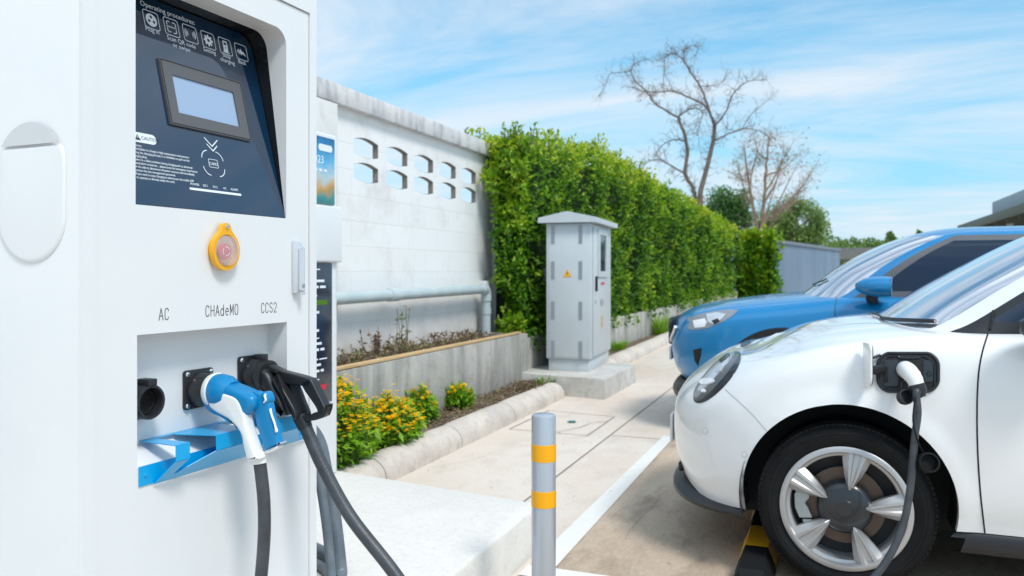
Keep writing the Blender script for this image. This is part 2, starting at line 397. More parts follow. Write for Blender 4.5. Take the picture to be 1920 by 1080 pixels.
# rolled kerb
def kerb_run(b, x, y0, y1, step, z=.15, w=.235, x_end=None):
    y = y0
    while y < y1 - .1:
        e = min(y + step, y1); k = 6
        xs = x if x_end is None else x + (x_end - x) * (y - y0) / (y1 - y0)
        xe = x if x_end is None else x + (x_end - x) * (e - y0) / (y1 - y0)
        rings = []
        for j in range(k + 1):
            t = j / k; yy = y + .005 + (e - y - .01) * t; xx = xs + (xe - xs) * t
            dz = noise.noise(Vector((xx * 3, yy * 2.1, 0))) * .006
            edge = .006 if j in (0, k) else 0
            prof = [(0, -.02), (0, .045), (-.012, .085), (-.04, .12), (-.08, .143), (-.125, .15), (-.17, .143), (-.21, .12), (-w, .08), (-w, -.02)]
            rings.append([(xx + px_ * (1 - edge * 2) - edge, yy, pz * (z / .15) + dz - (edge if pz > 0 else 0)) for px_, pz in prof])
        b.rings(rings, True, True, closed=True); y = e
b = MB(); kerb_run(b, -2.37, -.2 + 3.2 - 1.02, 7.52, 1.05); b.build('kerb', 'kerb', smooth=40)['kind'] = 'structure'
b = MB(); kerb_run(b, -2.42, 8.95, 30, 1.05, x_end=-2.70); b.build('kerb', 'kerb', smooth=40)['kind'] = 'structure'
def bumpy(name, x0, x1, y0, y1, z, amp, m, st=.06, far=None):
    b = MB(); nx = max(2, int((x1 - x0) / st)); ny = max(2, int((y1 - y0) / st))
    V = [[b.bm.verts.new((x0 + (x1 - x0) * i / nx, y0 + (y1 - y0) * j / ny, z + amp * noise.fractal(Vector((i * st * 4, j * st * 4, 3)), 1, 2, 4))) for i in range(nx + 1)] for j in range(ny + 1)]
    for j in range(ny):
        for i in range(nx): b.bm.faces.new((V[j][i], V[j][i + 1], V[j + 1][i + 1], V[j + 1][i]))
    o = b.build(name, m, smooth=80); return tag(o, kind='structure')
bumpy('flower_bed_soil', -2.93, -2.60, 2.0, 7.9, .10, .018, 'soil')
bumpy('verge_soil', -3.0, -2.60, 8.9, 30, .09, .02, 'soil', .09)
bumpy('planter_soil', -3.47, -2.98, .5, 8.3, .56, .03, 'soil')

# leaves
def leaf(b, tints, p, d, up, L, W, tint, fold=.25):
    d = d.normalized(); s = d.cross(up)
    if s.length < 1e-3: s = d.orthogonal()
    s.normalize(); n = s.cross(d)
    a = p; c = p + d * L; m = p + d * L * .45
    vs = [b.bm.verts.new(x) for x in (a, m + s * W * .5 + n * fold * W, c, m - s * W * .5 + n * fold * W)]
    b.bm.faces.new((vs[0], vs[1], vs[2])); b.bm.faces.new((vs[0], vs[2], vs[3])); tints += [tint, tint]
def rdir(up=0):
    while 1:
        v = Vector((random.uniform(-1, 1), random.uniform(-1, 1), random.uniform(-1, 1)))
        if .05 < v.length < 1: return (v.normalized() + Vector((0, 0, up))).normalized()
def clamp(x, a=0., b=1.): return max(a, min(b, x))

# retaining wall of the planter
w = empty('planter_wall', (-2.98, 5, 0), label='stained grey concrete planter wall behind the yellow flowers, timber strip along its top', cat='wall')
b = MB(); b.box(0, .08, -4.8, 2.82, 0, .595, .008); b.build('wall_face', 'planter', w)
b = MB(); b.box(-.35, .078, 2.824, 2.90, 0, .59, .006); b.build('wall_return', 'planter', w)
b = MB(); b.box(-2.955, -2.905, .3, 7.72, .600, .622, .004); tag(b.build('timber_batten', 'wood'), 'long pale timber batten lying on top of the grey planter wall', 'timber')
w = empty('retaining_wall', (-3.02, 18, 0), label='low grey retaining wall running under the tall clipped hedge', cat='wall')
b = MB(); b.box(0, .1, -10.6, 14, 0, .54, .008); b.build('wall_face', 'planter', w)
b = MB(); b.box(-.45, -.004, -10.6, 14, 0, .50); b.build('wall_fill', 'soil', w)

# white block wall with two rows of lens-shaped vents
def lens(y0, y1, z0, z1, n=10):
    out = [(y0, z0 + .022)] + [(y0 + (y1 - y0) * k / n, z0 + .022 - .022 * sin(pi * k / n)) for k in range(1, n)] + [(y1, z0 + .022)]
    out += [(y1, z1 - .028)] + [(y1 - (y1 - y0) * k / n, z1 - .028 + .028 * sin(pi * k / n)) for k in range(1, n)] + [(y0, z1 - .028)]
    return out
bw = empty('boundary_wall', (0, 0, 0), label='tall white painted block wall with two rows of curved openings and a grey stained coping', cat='wall')
holes = []
for i in range(5):
    y0 = 5.415 + .501 * i
    holes += [lens(y0, y0 + .375, 2.155, 2.315), lens(y0, y0 + .375, 1.955, 2.115)]
me = plate([(-3, .35), (8.24, .35), (8.24, 2.50), (-3, 2.50)], holes, .055)
b = MB(); b.mesh(me, frame_m((-3.4775, 0, 0), (0, 1, 0), (0, 0, 1), (1, 0, 0))); b.build('wall_panel', 'wall', bw, smooth=30)
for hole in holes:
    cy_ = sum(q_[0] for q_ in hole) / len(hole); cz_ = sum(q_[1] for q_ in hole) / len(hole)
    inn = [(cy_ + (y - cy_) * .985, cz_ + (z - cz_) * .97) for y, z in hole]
    b = MB(); b.mesh(plate(hole, [inn], .050), frame_m((-3.4785, 0, 0), (0, 1, 0), (0, 0, 1), (1, 0, 0))); b.build('opening_lining', 'dark_block', bw, smooth=30)  # darker grey-brown band set inside each opening
b = MB(); b.box(-3.60, -3.385, -3, 8.30, 2.497, 2.645, .01); b.build('coping', 'coping', bw)
b = MB(); b.box(-3.58, -3.387, 4.45, 5.10, .4, 2.492, .006); b.build('pillar', 'column', bw)
b = MB(); b.box(-3.58, -3.39, 8.246, 8.50, .4, 2.49, .006); b.build('end_pillar', 'column', bw)
t = empty('drain_pipe', (-3.33, 7.7, .6), label='grey plastic drain pipe running along the white wall and turning down into the planter', cat='pipe')
b = MB(); b.tube([(0, -6.2, .42), (0, 0, .455)], .047, 20); b.build('pipe_run', 'pvc', t)
b = MB(); b.tube([(0, -1.95, .444), (0, -1.80, .4448)], .054, 20); b.build('coupling', 'pvc', t)
b = MB(); b.tube(smooth_path([(0, -.02, .455), (0, .05, .45), (.0, .085, .41), (0, .09, .33)], 5), .056, 18); b.build('elbow', 'pvc', t)
b = MB(); b.tube([(0, .09, .36), (0, .09, -.05)], .047, 18); b.tube([(0, .09, .26), (0, .09, .19)], .053, 18); b.build('down_pipe', 'pvc', t)
b = MB(); b.box(-3.45, -3.36, 7.86, 7.99, .55, 1.14, .008); tag(b.build('concrete_stub', 'column'), 'short pale concrete stub post standing behind the drain pipe elbow', 'post')

# ------------------------------------------------------------------ hedge
def hedge(name, x0, x1, y0, y1, zb, ztop, dens, lsz, label, seed, xn=None):
    """leaf-clad clipped hedge; the +x and -y faces and the top carry the leaves that can be seen"""
    random.seed(seed)
    h = empty(name, ((x0 + x1) / 2, y0, zb), label=label, cat='hedge')
    off = Vector(h.location)
    def bump_(p): return .27 * noise.fractal(p * 1.9 + Vector((seed, 0, 0)), .8, 2, 3) + .09 * noise.noise(p * 5)
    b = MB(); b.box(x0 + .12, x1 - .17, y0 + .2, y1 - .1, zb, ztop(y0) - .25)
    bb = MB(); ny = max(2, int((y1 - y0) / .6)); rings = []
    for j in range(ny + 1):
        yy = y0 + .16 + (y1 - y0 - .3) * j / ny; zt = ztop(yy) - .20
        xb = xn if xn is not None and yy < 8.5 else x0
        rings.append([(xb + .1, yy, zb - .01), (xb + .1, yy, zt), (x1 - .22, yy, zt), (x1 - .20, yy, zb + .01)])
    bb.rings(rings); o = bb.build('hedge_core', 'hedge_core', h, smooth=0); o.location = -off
    b = MB(); tints = []
    def put(p, nrm, y):
        far = 1 + max(0, (y - 11)) * .07
        L = lsz * random.uniform(.7, 1.35) * far
        dep = random.random() ** 1.8 * .22
        p = p + nrm * (bump_(p) - dep + .03) + rdir() * .03
        d = (nrm * .7 + rdir() * .9 + Vector((0, 0, .15)))
        cl = noise.noise(p * 2.2) * .5 + noise.noise(p * 7) * .3
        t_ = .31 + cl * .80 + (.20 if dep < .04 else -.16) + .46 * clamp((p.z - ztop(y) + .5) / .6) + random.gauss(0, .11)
        leaf(b, tints, p, d, (nrm + rdir() * .6), L, L * .52, clamp(t_))
    def band(n_per, fn):
        yy = y0
        while yy < y1:
            st = .5; far = 1 + max(0, (yy - 11)) * .07
            for _ in range(int(n_per * st / (far * far))): fn(yy + random.random() * st)
            yy += st
    H = ztop(y0) - zb
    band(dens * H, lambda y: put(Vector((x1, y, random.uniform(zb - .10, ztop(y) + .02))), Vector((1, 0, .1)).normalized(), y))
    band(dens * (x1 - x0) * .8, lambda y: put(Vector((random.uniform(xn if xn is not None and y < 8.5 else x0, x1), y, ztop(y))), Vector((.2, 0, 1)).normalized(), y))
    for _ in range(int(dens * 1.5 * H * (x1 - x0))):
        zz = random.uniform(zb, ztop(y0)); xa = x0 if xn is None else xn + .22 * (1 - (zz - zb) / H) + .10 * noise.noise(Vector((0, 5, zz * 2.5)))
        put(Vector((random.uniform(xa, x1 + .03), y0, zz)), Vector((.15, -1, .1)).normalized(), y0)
    # loose shoots on top and at the near end
    st = []
    for _ in range(int(26 * (y1 - y0) ** .5)):
        y = y0 + (y1 - y0) * random.random() ** 1.7; x = random.uniform((xn if xn is not None and y < 8.5 else x0) + .1, x1)
        st.append((Vector((x, y, ztop(y))), (rdir() * .45 + Vector((0, -.1, 1))).normalized(), random.uniform(.08, .24)))
    for _ in range(24): st.append((Vector((random.uniform((x0 if xn is None else xn) + .1, x1), y0, random.uniform(zb + .2, ztop(y0)))), (rdir() * .5 + Vector((.3, -1, .25))).normalized(), random.uniform(.1, .38)))
    sb = MB()
    for p, d, ln in st:
        p0 = p - d * .12; sb.tube([p0, p + d * ln * .6, p + d * ln + Vector((0, 0, -.02))], [.006, .004, .002], 4)
        for k in range(int(ln / .017)):
            q = p + d * (k * .017 + random.uniform(0, .01)); leaf(b, tints, q, d * .6 + rdir(), rdir(.5), lsz * random.uniform(.6, 1.1), lsz * .45, clamp(.62 + random.gauss(0, .18)))
    o = b.build('foliage', 'hedge', h, smooth=0, tints=tints, recalc=False); o.location = -off
    o = sb.build('twigs', 'bark', h, smooth=60); o.location = -off; o['kind'] = 'stuff'
    return h
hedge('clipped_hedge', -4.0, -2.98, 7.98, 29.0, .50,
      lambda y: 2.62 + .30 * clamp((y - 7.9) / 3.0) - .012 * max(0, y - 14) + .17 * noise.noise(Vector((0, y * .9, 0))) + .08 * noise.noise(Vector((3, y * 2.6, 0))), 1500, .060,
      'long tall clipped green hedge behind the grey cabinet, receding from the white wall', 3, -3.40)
hedge('hedge_block', -3.2, -1.75, 30.2, 32.0, .2, lambda y: 2.62 + .10 * noise.noise(Vector((y, 2, 0))), 650, .085,
      'small square dark green hedge block at the far end against the blue-grey metal fence', 5)

# ------------------------------------------------------------------ flowers, weeds and litter in the beds
def make_bush(label, cx, cy, rx, ry, h, nleaf, nflow, seed, grp='orange-yellow flowering bushes in the kerbside bed'):
    random.seed(seed)
    r = empty('flowering_bush', (cx, cy, .10), label=label, cat='bush', group=grp)
    b = MB(); tints = []; st = MB(); tops = []
    for i in range(int(nleaf / 14)):
        a = random.uniform(0, 2 * pi); q = sqrt(random.random())
        x, y = cos(a) * q * rx, sin(a) * q * ry
        ht = h * (1 - .55 * q ** 2.2) * random.uniform(.75, 1.05) * (1 + .12 * noise.noise(Vector((x * 4, y * 4, seed))))
        base = Vector((x * .55, y * .7, 0)); top = Vector((x, y, ht)); mid = base.lerp(top, .55) + Vector((x * .12, y * .1, 0))
        path = smooth_path([base, mid, top], 3); st.tube(path, [.004] * 3 + [.0025] * (len(path) - 3), 4); tops.append((top, (top - mid).normalized()))
        for k in range(14):
            t = random.uniform(.15, 1); p = base.lerp(mid, t / .55) if t < .55 else mid.lerp(top, (t - .55) / .45)
            leaf(b, tints, p, rdir(.25) + Vector((x * .5, y * .3, 0)), Vector((0, 0, 1)) + rdir() * .5, random.uniform(.04, .085), random.uniform(.018, .032), clamp(.45 + .3 * noise.noise(p * 8) + .35 * (t - .5) + random.gauss(0, .12)), .1)
    b.build('foliage', 'leaf_bush', r, smooth=0, tints=tints, recalc=False); st.build('stems', 'leaf_far', r, smooth=60, tints=None)
    # one flower mesh, copied
    def flower_mesh(sz):
        fb = MB(); ft = []
        for ringk, (n, rr, up, t0) in enumerate(((9, 1, .1, .35), (7, .7, .55, .6), (5, .42, 1.1, .9))):
            for k in range(n):
                a = 2 * pi * (k + .5 * ringk) / n; d = Vector((cos(a), sin(a), up))
                leaf(fb, ft, Vector((0, 0, .002 * ringk)), d, Vector((0, 0, 1)), sz * rr, sz * .62, clamp(t0 + random.gauss(0, .15)), .12)
        return fb, ft
    fb, ft = flower_mesh(.0185); f0 = fb.build('flower', 'petal', r, smooth=0, tints=ft, recalc=False)
    random.shuffle(tops); pts = []
    for i in range(nflow):
        tp, d = tops[i % len(tops)]; pts.append((tp + rdir() * (.0 if i < len(tops) else .05) + Vector((.01, -.01, .016)), d))
    pts.sort(key=lambda q: -(q[0].x * .8 - q[0].y * .5 + q[0].z))
    for i, (p, d) in enumerate(pts[:100]):
        o = f0 if i == 0 else f0.copy()
        if i: C.objects.link(o); o.parent = r
        o.location = p; o.rotation_euler = (random.uniform(-.3, .6), random.uniform(.0, .8), random.uniform(0, 6)); s_ = random.uniform(.75, 1.25); o.scale = (s_, s_, s_)
    if len(pts) > 100:
        b2 = MB(); t2 = []
        for p, d in pts[100:]:
            for k in range(9): leaf(b2, t2, p, Vector((cos(k * .7), sin(k * .7), .3)), Vector((0, 0, 1)), .017, .011, random.random())
        tag(b2.build('flowers', 'petal', r, smooth=0, tints=t2, recalc=False), kind='stuff')
    return r
make_bush('largest flowering bush, thick with orange-yellow blooms, beside the second charger', -2.66, 3.86, .25, .44, .52, 6000, 640, 11)
make_bush('low sprawling bush of orange-yellow blooms between the largest bush and the two small ones', -2.64, 4.52, .20, .36, .33, 3400, 330, 12)
make_bush('small round bush with a few yellow blooms, nearer of the two by the planter wall', -2.83, 5.35, .12, .17, .27, 1100, 46, 13)
make_bush('smallest bush with yellow blooms, standing alone farther along by the planter wall', -2.82, 6.02, .11, .13, .22, 900, 30, 14)

def weed(label, x, y, z, h, r, n, seed, t0=.3, nm='dry_weed', cat='weed', m='dry', L=.035):
    random.seed(seed); b = MB(); tints = []
    for i in range(n):
        a = random.uniform(0, 2 * pi); q = random.random(); hh = h * random.uniform(.35, 1)
        base = Vector((x + cos(a) * q * r * .5, y + sin(a) * q * r, z)); top = base + Vector((cos(a) * q * r * .8, sin(a) * q * r, hh))
        mid = base.lerp(top, .5) + rdir() * .02
        for p0, p1 in ((base, mid), (mid, top)):
            s_ = (p1 - p0).cross(Vector((.6, -.8, 0))).normalized() * .0022
            b.face([p0 - s_, p0 + s_, p1 + s_, p1 - s_]); tints.append(.15)
        for k in range(5):
            t = random.uniform(.3, 1); p = mid.lerp(top, t) if t > .5 else base.lerp(mid, t * 2)
            leaf(b, tints, p, rdir(.1), rdir(.5), random.uniform(.5, 1.3) * L, L * .5, clamp(t0 + random.gauss(0, .22)))
    return tag(b.build(nm, m, smooth=0, tints=tints, recalc=False), label, cat)
WD = [('withered brown weed clump nearest the second charger in the planter', 4.75, .10, .16, 26, .55),
      ('low greenish dry weeds in the planter behind the largest flowers', 5.15, .11, .2, 36, .75),
      ('tall dark brown withered weed with curled leaves against the white wall', 5.45, .24, .12, 26, .08),
      ('thin green stalk rising highest above the planter against the white wall', 5.82, .42, .06, 9, .95),
      ('tangled green and brown weeds in the middle of the planter', 5.95, .13, .3, 60, .72),
      ('red-brown dried weed clump beneath the drain pipe', 6.65, .13, .25, 40, .2),
      ('scrubby brown weeds close to the foot of the drain pipe', 7.2, .10, .2, 36, .4)]
for i, (lb, y, h_, r_, n_, t_) in enumerate(WD): weed(lb, -3.25, y, .56, h_, r_, n_, 40 + i, t_)
# leaf litter
def litter(name, x0, x1, y0, y1, z, n, seed, t0, m='dry', L=.03):
    random.seed(seed); b = MB(); tints = []
    for _ in range(n):
        p = Vector((random.uniform(x0, x1), random.uniform(y0, y1), z + random.uniform(-.005, .02))); leaf(b, tints, p, rdir() * Vector((1, 1, .25)), Vector((0, 0, 1)) + rdir() * .3, random.uniform(.5, 1.5) * L, L * .55, clamp(t0 + random.gauss(0, .22)))
    tag(b.build(name, m, smooth=0, tints=tints, recalc=False), 'scattered dry leaves and low ground cover on the soil', 'leaf litter', kind='stuff')
litter('leaf_litter', -2.34, 1.0, 3.3, 12, .006, 170, 64, .35, L=.016)
litter('leaf_litter', -2.92, -2.58, 5.2, 7.9, .115, 1500, 60, .35)
litter('leaf_litter', -2.80, -2.50, 6.9, 7.9, .13, 500, 63, .15)
litter('leaf_litter', -3.43, -2.99, 1.5, 7.8, .58, 1700, 61, .2)
litter('leaf_litter', -2.98, -2.62, 8.9, 26, .105, 1600, 62, .4)
def tuft(label, x, y, z, h, n, seed, m='leaf_bush'):
    random.seed(seed); b = MB(); tints = []
    for i in range(n):
        a = random.uniform(0, 2 * pi); d = Vector((cos(a) * .55, sin(a) * .55, 1)); p = Vector((x + cos(a) * random.random() * .12, y + sin(a) * random.random() * .3, z))
        l = h * random.uniform(.5, 1.1); s_ = Vector((sin(a), -cos(a), 0)) * .006; m1 = p + d.normalized() * l * .6; e = m1 + (d + Vector((cos(a), sin(a), -.2))).normalized() * l * .45
        b.face([p - s_, p + s_, m1 + s_ * .8, m1 - s_ * .8]); b.face([m1 - s_ * .8, m1 + s_ * .8, e]); tints += [clamp(.5 + random.gauss(0, .2))] * 2
    return tag(b.build('grass_tuft', m, smooth=0, tints=tints, recalc=False), label, 'grass tuft')
tuft('grass tuft just right of the grey cabinet at the foot of the retaining wall', -2.72, 9.9, .1, .26, 130, 70)
tuft('small yellowish grass tuft hugging the right foot of the grey cabinet plinth', -2.62, 9.1, .1, .12, 60, 71)
tuft('big bright grass clump by the kerb beside the nose of the blue car', -2.78, 14.6, .1, .5, 260, 72)
tuft('pale grass clump on the verge between the grey cabinet and the blue car', -2.80, 11.5, .1, .2, 120, 73)
tuft('tiny weed growing at the left end of the grey cabinet plinth', -2.62, 7.62, .13, .12, 40, 74)

# ------------------------------------------------------------------ grey electrical cabinet
pl = chamfer_slab('cabinet_plinth', [(-2.98, 7.74), (-1.975, 7.52), (-1.965, 8.83), (-2.98, 9.0)], .2, .012, 'plinth', rough=.008)
tag(pl, 'low concrete plinth carrying the grey electrical cabinet', 'plinth')
cb = empty('electrical_cabinet', (-2.245, 7.99, .2), radians(4), 'tall light grey electrical cabinet with peaked roof and vent slots, standing by the hedge', 'cabinet')
W_, D_, Ht = .475, 1.16, 1.545        # width (-x), depth (+y)
b = MB(); b.box(-W_ + .02, -.02, .03, D_ - .03, 0, .125, .004); b.build('base_frame', 'cabinet', cb)
b = MB(); b.box(-W_, 0, 0, D_, .128, Ht, .012); b.build('body', 'cabinet', cb)
b = MB(); oh = .07; pk = .12
def ring_roof(z, o_): return [(-W_ - o_, -o_, z), (o_, -o_, z), (o_, D_ + o_, z), (-W_ - o_, D_ + o_, z)]
b.rings([ring_roof(Ht + .003, oh), ring_roof(Ht + .055, oh)], True, False)
rv = [Vector(p) for p in ring_roof(Ht + .055, oh)]
r1_, r2_ = Vector((-W_ / 2, -oh, Ht + pk)), Vector((-W_ / 2, D_ + oh, Ht + pk))
b.face([rv[0], rv[1], r1_]); b.face([rv[1], rv[2], r2_, r1_]); b.face([rv[2], rv[3], r2_]); b.face([rv[3], rv[0], r1_, r2_])
b.build('roof', 'cabinet', cb, smooth=0, doubles=.0005)
b = MB(); b.box(-W_ + .03, -.03, -.008, -.002, .15, Ht - .02, .002); sp = b.build('side_panel', 'cabinet', cb)
for zi in (.24, .65, 1.07, 1.44):
    for xi in (-W_ + .075, -.105):
        v = MB(); v.box(xi - .020, xi + .020, -.0105, -.0085, zi - .11, zi + .08)
        for k in range(14):
            zz = zi - .105 + k * .0132; v.box(xi - .018, xi + .018, -.0145, -.010, zz, zz + .004)
        v.build('vent', 'vent', sp, smooth=0)
b = MB(); m4 = frame_m((-.245, -.0095, 1.02), (1, 0, 0), (0, 0, 1), (0, -1, 0)); b.prism([(-.045, -.035), (.045, -.035), (0, .045)], m4, .002)
wn = b.build('warning_sign', 'yellow', sp, smooth=0)
b = MB(); b.prism([(-.004, -.02), (.010, .004), (.002, .004), (.006, .025), (-.010, -.002), (-.002, -.002)], frame_m((-.245, -.0117, 1.02), (1, 0, 0), (0, 0, 1), (0, -1, 0)), .001); b.build('bolt_symbol', 'ink_dark', wn, smooth=0)
b = MB(); b.box(.002, .010, .10, D_ - .06, .15, Ht - .03, .003); dr = b.build('door', 'cabinet', cb)
b = MB(); b.mesh(plate(rrect(.32, .86, .98, 1.50, .02), [rrect(.42, .76, 1.04, 1.44, .01)], .012), frame_m((.017, 0, 0), (0, 1, 0), (0, 0, 1), (1, 0, 0))); b.build('window_frame', 'cabinet', dr)
b = MB(); b.box(.0105, .0125, .425, .755, 1.045, 1.435); b.build('window', 'glass_dark', dr, smooth=0)
b = MB(); b.box(.011, .035, .185, .215, .83, .99, .006); b.build('handle', 'black_plastic', dr)
b = MB(); b.box(.011, .018, .18, .21, .70, .74, .003); b.build('keyhole', 'vent', dr)
b = MB(); b.box(.011, .014, .50, .70, .895, .925, .001); b.build('red_label', 'red', dr, smooth=0)
b = MB(); b.box(.011, .022, .48, .62, .68, .74, .003); b.build('meter_plate', 'vent', dr)
b = MB(); b.box(.011, .014, .52, .60, .42, .55, .001); b.build('pale_label', 'wood', dr, smooth=0)
b = MB(); b.box(-W_ - .03, -W_ - .001, .02, .05, .93, 1.08, .004); b.build('side_handle', 'black_plastic', cb)

# ------------------------------------------------------------------ bollard
bo = empty('bollard', tuple(at(1019.5, 510, 2.7).xy) + (0,), label='silver steel bollard with two orange reflective bands on the parking bay corner', cat='bollard')
b = MB(); b.lathe([(.041, 0), (.041, .748), (.0395, .7525), (.036, .755), (.0001, .7575)], sides=48); b.build('post', 'bollard', bo)
for z0, z1 in ((.600, .657), (.447, .502)):
    b = MB(); b.lathe([(.0411, z0), (.0420, z0 + .0005), (.0420, z1 - .0005), (.0411, z1)], sides=48); b.build('reflective_band', 'tape', bo)
b = MB(); b.lathe([(.08, 0), (.08, .008), (.041, .010)], sides=40); b.build('base_plate', 'steel', bo)

# ================================================================== CHARGER
CA = math.atan(645 / FPX) - YAW
ZB = .2
ev = empty('vehicle_charger', (-1.4709, 1.2485, ZB), -CA, 'large white charging station in the foreground with a dark display and blue cable bracket', 'charging station')
def Lc(p, z, d=0): return Vector((d, p, z - ZB))
def FM(p, z, d=0): return frame_m(Lc(p, z, d), (0, 1, 0), (0, 0, 1), (1, 0, 0))
PW = .801; DB = .70; ZT = 2.16
b = MB()      # cabinet shell, open at the front
b.box(-DB, -.003, 0, .030, 0, ZT - ZB, .004); b.box(-DB, -.003, PW - .030, PW, 0, ZT - ZB, .004)
b.box(-DB, -DB + .03, .031, PW - .031, 0, ZT - ZB); b.box(-DB + .031, -.004, .031, PW - .031, ZT - ZB - .04, ZT - ZB - .001); b.box(-DB + .031, -.004, .031, PW - .031, .0, .04)
b.build('cabinet_shell', 'white_metal', ev)
b = MB()
b.mesh(plate(rrect(0, PW, ZB, ZT, 0), [rrect(.0325, .770, ZB + .06, 2.012, .003)], .010), frame_m((.002, 0, -ZB), (0, 1, 0), (0, 0, 1), (1, 0, 0)))
b.build('front_frame', 'white_metal', ev)
OP = rrect(.1408, .6665, 1.3895, 1.931, [.0, .045, .045, .0], 8)
SO = [(.1445, .742), (.6696, .742), (.6696, 1.0905), (.1445, 1.0905)]
SO2 = [(.1450, .785), (.6696, .785), (.6696, 1.0905), (.1450, 1.0905)]
b = MB(); b.mesh(plate(rrect(.0350, .7680, ZB + .063, 2.009, .003), [OP, SO2], .004), frame_m((.0, 0, -ZB), (0, 1, 0), (0, 0, 1), (1, 0, 0)))
door = b.build('door', 'white_metal', ev)
# grey strip painted as the shade in the gap behind the door seam
b = MB(); b.mesh(plate(rrect(.0300, .7735, ZB + .055, 2.016, .0), [rrect(.045, .758, ZB + .08, 1.995, .0)], .002), frame_m((-.006, 0, -ZB), (0, 1, 0), (0, 0, 1), (1, 0, 0)))
b.build('door_gap_shade', 'vent', ev)
# display recess: white outer wall, black bezel wall, tilted glass
SL = .24; S1 = .135
nrm = Vector((.9724, 0, .2334)); slp = Vector((-.2334, 0, .9724))
def Pt(p, z, h=0): return Vector((-(z - 1.39) * SL, p, z - ZB)) + nrm * h
def PM(p, z, h=.0012): return frame_m(Pt(p, z, h), (0, 1, 0), slp, nrm)
b = MB()
def wall_ring(outl, f0, f1):
    r0 = [(f0(z), p, z - ZB) for p, z in outl]; r1 = [(f1(z), p, z - ZB) for p, z in outl]; return r0, r1
b.rings(wall_ring(OP, lambda z: -.0015, lambda z: min(-.002, -(z - 1.3895) * S1 - .0015)), False, False); b.build('display_recess', 'white_metal', door, smooth=50)
b = MB(); b.rings(wall_ring(OP, lambda z: -(z - 1.3895) * S1 - .0016, lambda z: -(z - 1.3895) * SL - .006), False, False); b.build('display_bezel', 'black_gloss', door, smooth=50)
b = MB(); g = rrect(.11, .6640, (1.391 - 1.39) / .9724, (1.928 - 1.39) / .9724, [.0, .05, .05, 0], 8)
b.mesh(plate(g, [], .003), frame_m((Pt(0, 1.39, -.0015)), (0, 1, 0), slp, nrm)); panel = b.build('display_panel', 'panel', ev)
def pplate(outer, holes, h, t=.0006, z0=1.39): return plate(outer, holes, t)
PMo = lambda h: frame_m(Pt(0, 1.39, h), (0, 1, 0), slp, nrm)
def W_of(z): return (z - 1.39) / .9724
# touchscreen
b = MB()
fr = [(.3040, 1.7705), (.5875, 1.7700), (.5665, 1.6000), (.2840, 1.5990)]
sc = [(.3345, 1.7330), (.5450, 1.7320), (.5320, 1.6340), (.3245, 1.6345)]
fr = rrect(.2880, .5765, W_of(1.600), W_of(1.770), .003); sc = rrect(.3210, .5380, W_of(1.6345), W_of(1.7330), .001)
b.mesh(plate(fr, [sc], .007), PMo(.0035)); tf = b.build('touchscreen_frame', 'frame_grey', ev, smooth=30)
b = MB(); b.mesh(plate([(x0, y0) for x0, y0 in rrect(.2905, .574, W_of(1.6025), W_of(1.7675), .003)], [rrect(.2925, .572, W_of(1.6045), W_of(1.7655), .003)], .0006), PMo(.0075)); b.build('frame_groove', 'black_matte', tf)
b = MB(); b.mesh(plate(rrect(.3205, .5385, W_of(1.634), W_of(1.7335), 0), [], .001), PMo(.0022)); b.build('screen', 'screen', ev, smooth=0)
# pictogram keys
def icon(p, z, fn):
    s = .0245
    b = MB(); b.mesh(plate(rrect(-s, s, -s, s, .0075), [rrect(-s + .0018, s - .0018, -s + .0018, s - .0018, .006)], .0004), PM(p, z)); fn(b, PM(p, z)); return b.build('key_symbol', 'ink', panel, smooth=0)
def i_plug(b, m): b.mesh(plate(ring_poly(0, 0, .0172), [ring_poly(0, .0085, .0042, n=12), ring_poly(-.0075, -.0035, .0042, n=12), ring_poly(.0075, -.0035, .0042, n=12)], .0004), m)
def i_scan(b, m):
    for sx in (-1, 1):
        for sy in (-1, 1):
            pl_ = [(sx * .004, sy * .0155), (sx * .012, sy * .0155), (sx * .0155, sy * .012), (sx * .0155, sy * .004), (sx * .0130, sy * .004), (sx * .0130, sy * .011), (sx * .011, sy * .0130), (sx * .004, sy * .0130)]
            b.mesh(plate(pl_, [], .0004), m)
    b.mesh(plate(rrect(-.017, .017, -.001, .001, 0), [], .0004), m)
def arc(b, m, cx, cy, r, w, a0, a1, n=10):
    pl_ = [(cx + (r + w) * cos(radians(a0 + (a1 - a0) * k / n)), cy + (r + w) * sin(radians(a0 + (a1 - a0) * k / n))) for k in range(n + 1)]
    pl_ += [(cx + r * cos(radians(a1 + (a0 - a1) * k / n)), cy + r * sin(radians(a1 + (a0 - a1) * k / n))) for k in range(n + 1)]
    b.mesh(plate(pl_, [], .0004), m)
def i_wave(b, m):
    for k, r in enumerate((.006, .0105, .015)):
        arc(b, m, .002, 0, r, .0022, -42, 42); arc(b, m, -.002, 0, r, .0022, 138, 222)
def i_gear(b, m):
    pl_ = []
    for k in range(8):
        for da, r in ((-13, .0125), (-9, .0168), (9, .0168), (13, .0125)): a = radians(45 * k + da); pl_.append((cos(a) * r, sin(a) * r))
    b.mesh(plate(pl_, [ring_poly(0, 0, .0048, n=16)], .0004), m)
def i_stop(b, m):
    b.mesh(plate(rrect(-.0085, .0085, -.016, .0165, .002), [rrect(-.0052, .0052, .004, .0125, .001), [(-.001, .001), (.004, -.004), (.001, -.004), (.003, -.009), (-.004, -.003), (-.0008, -.003)]], .0004), m)
    b.mesh(plate(rrect(-.0125, .0125, -.0190, -.0165, 0), [], .0004), m)
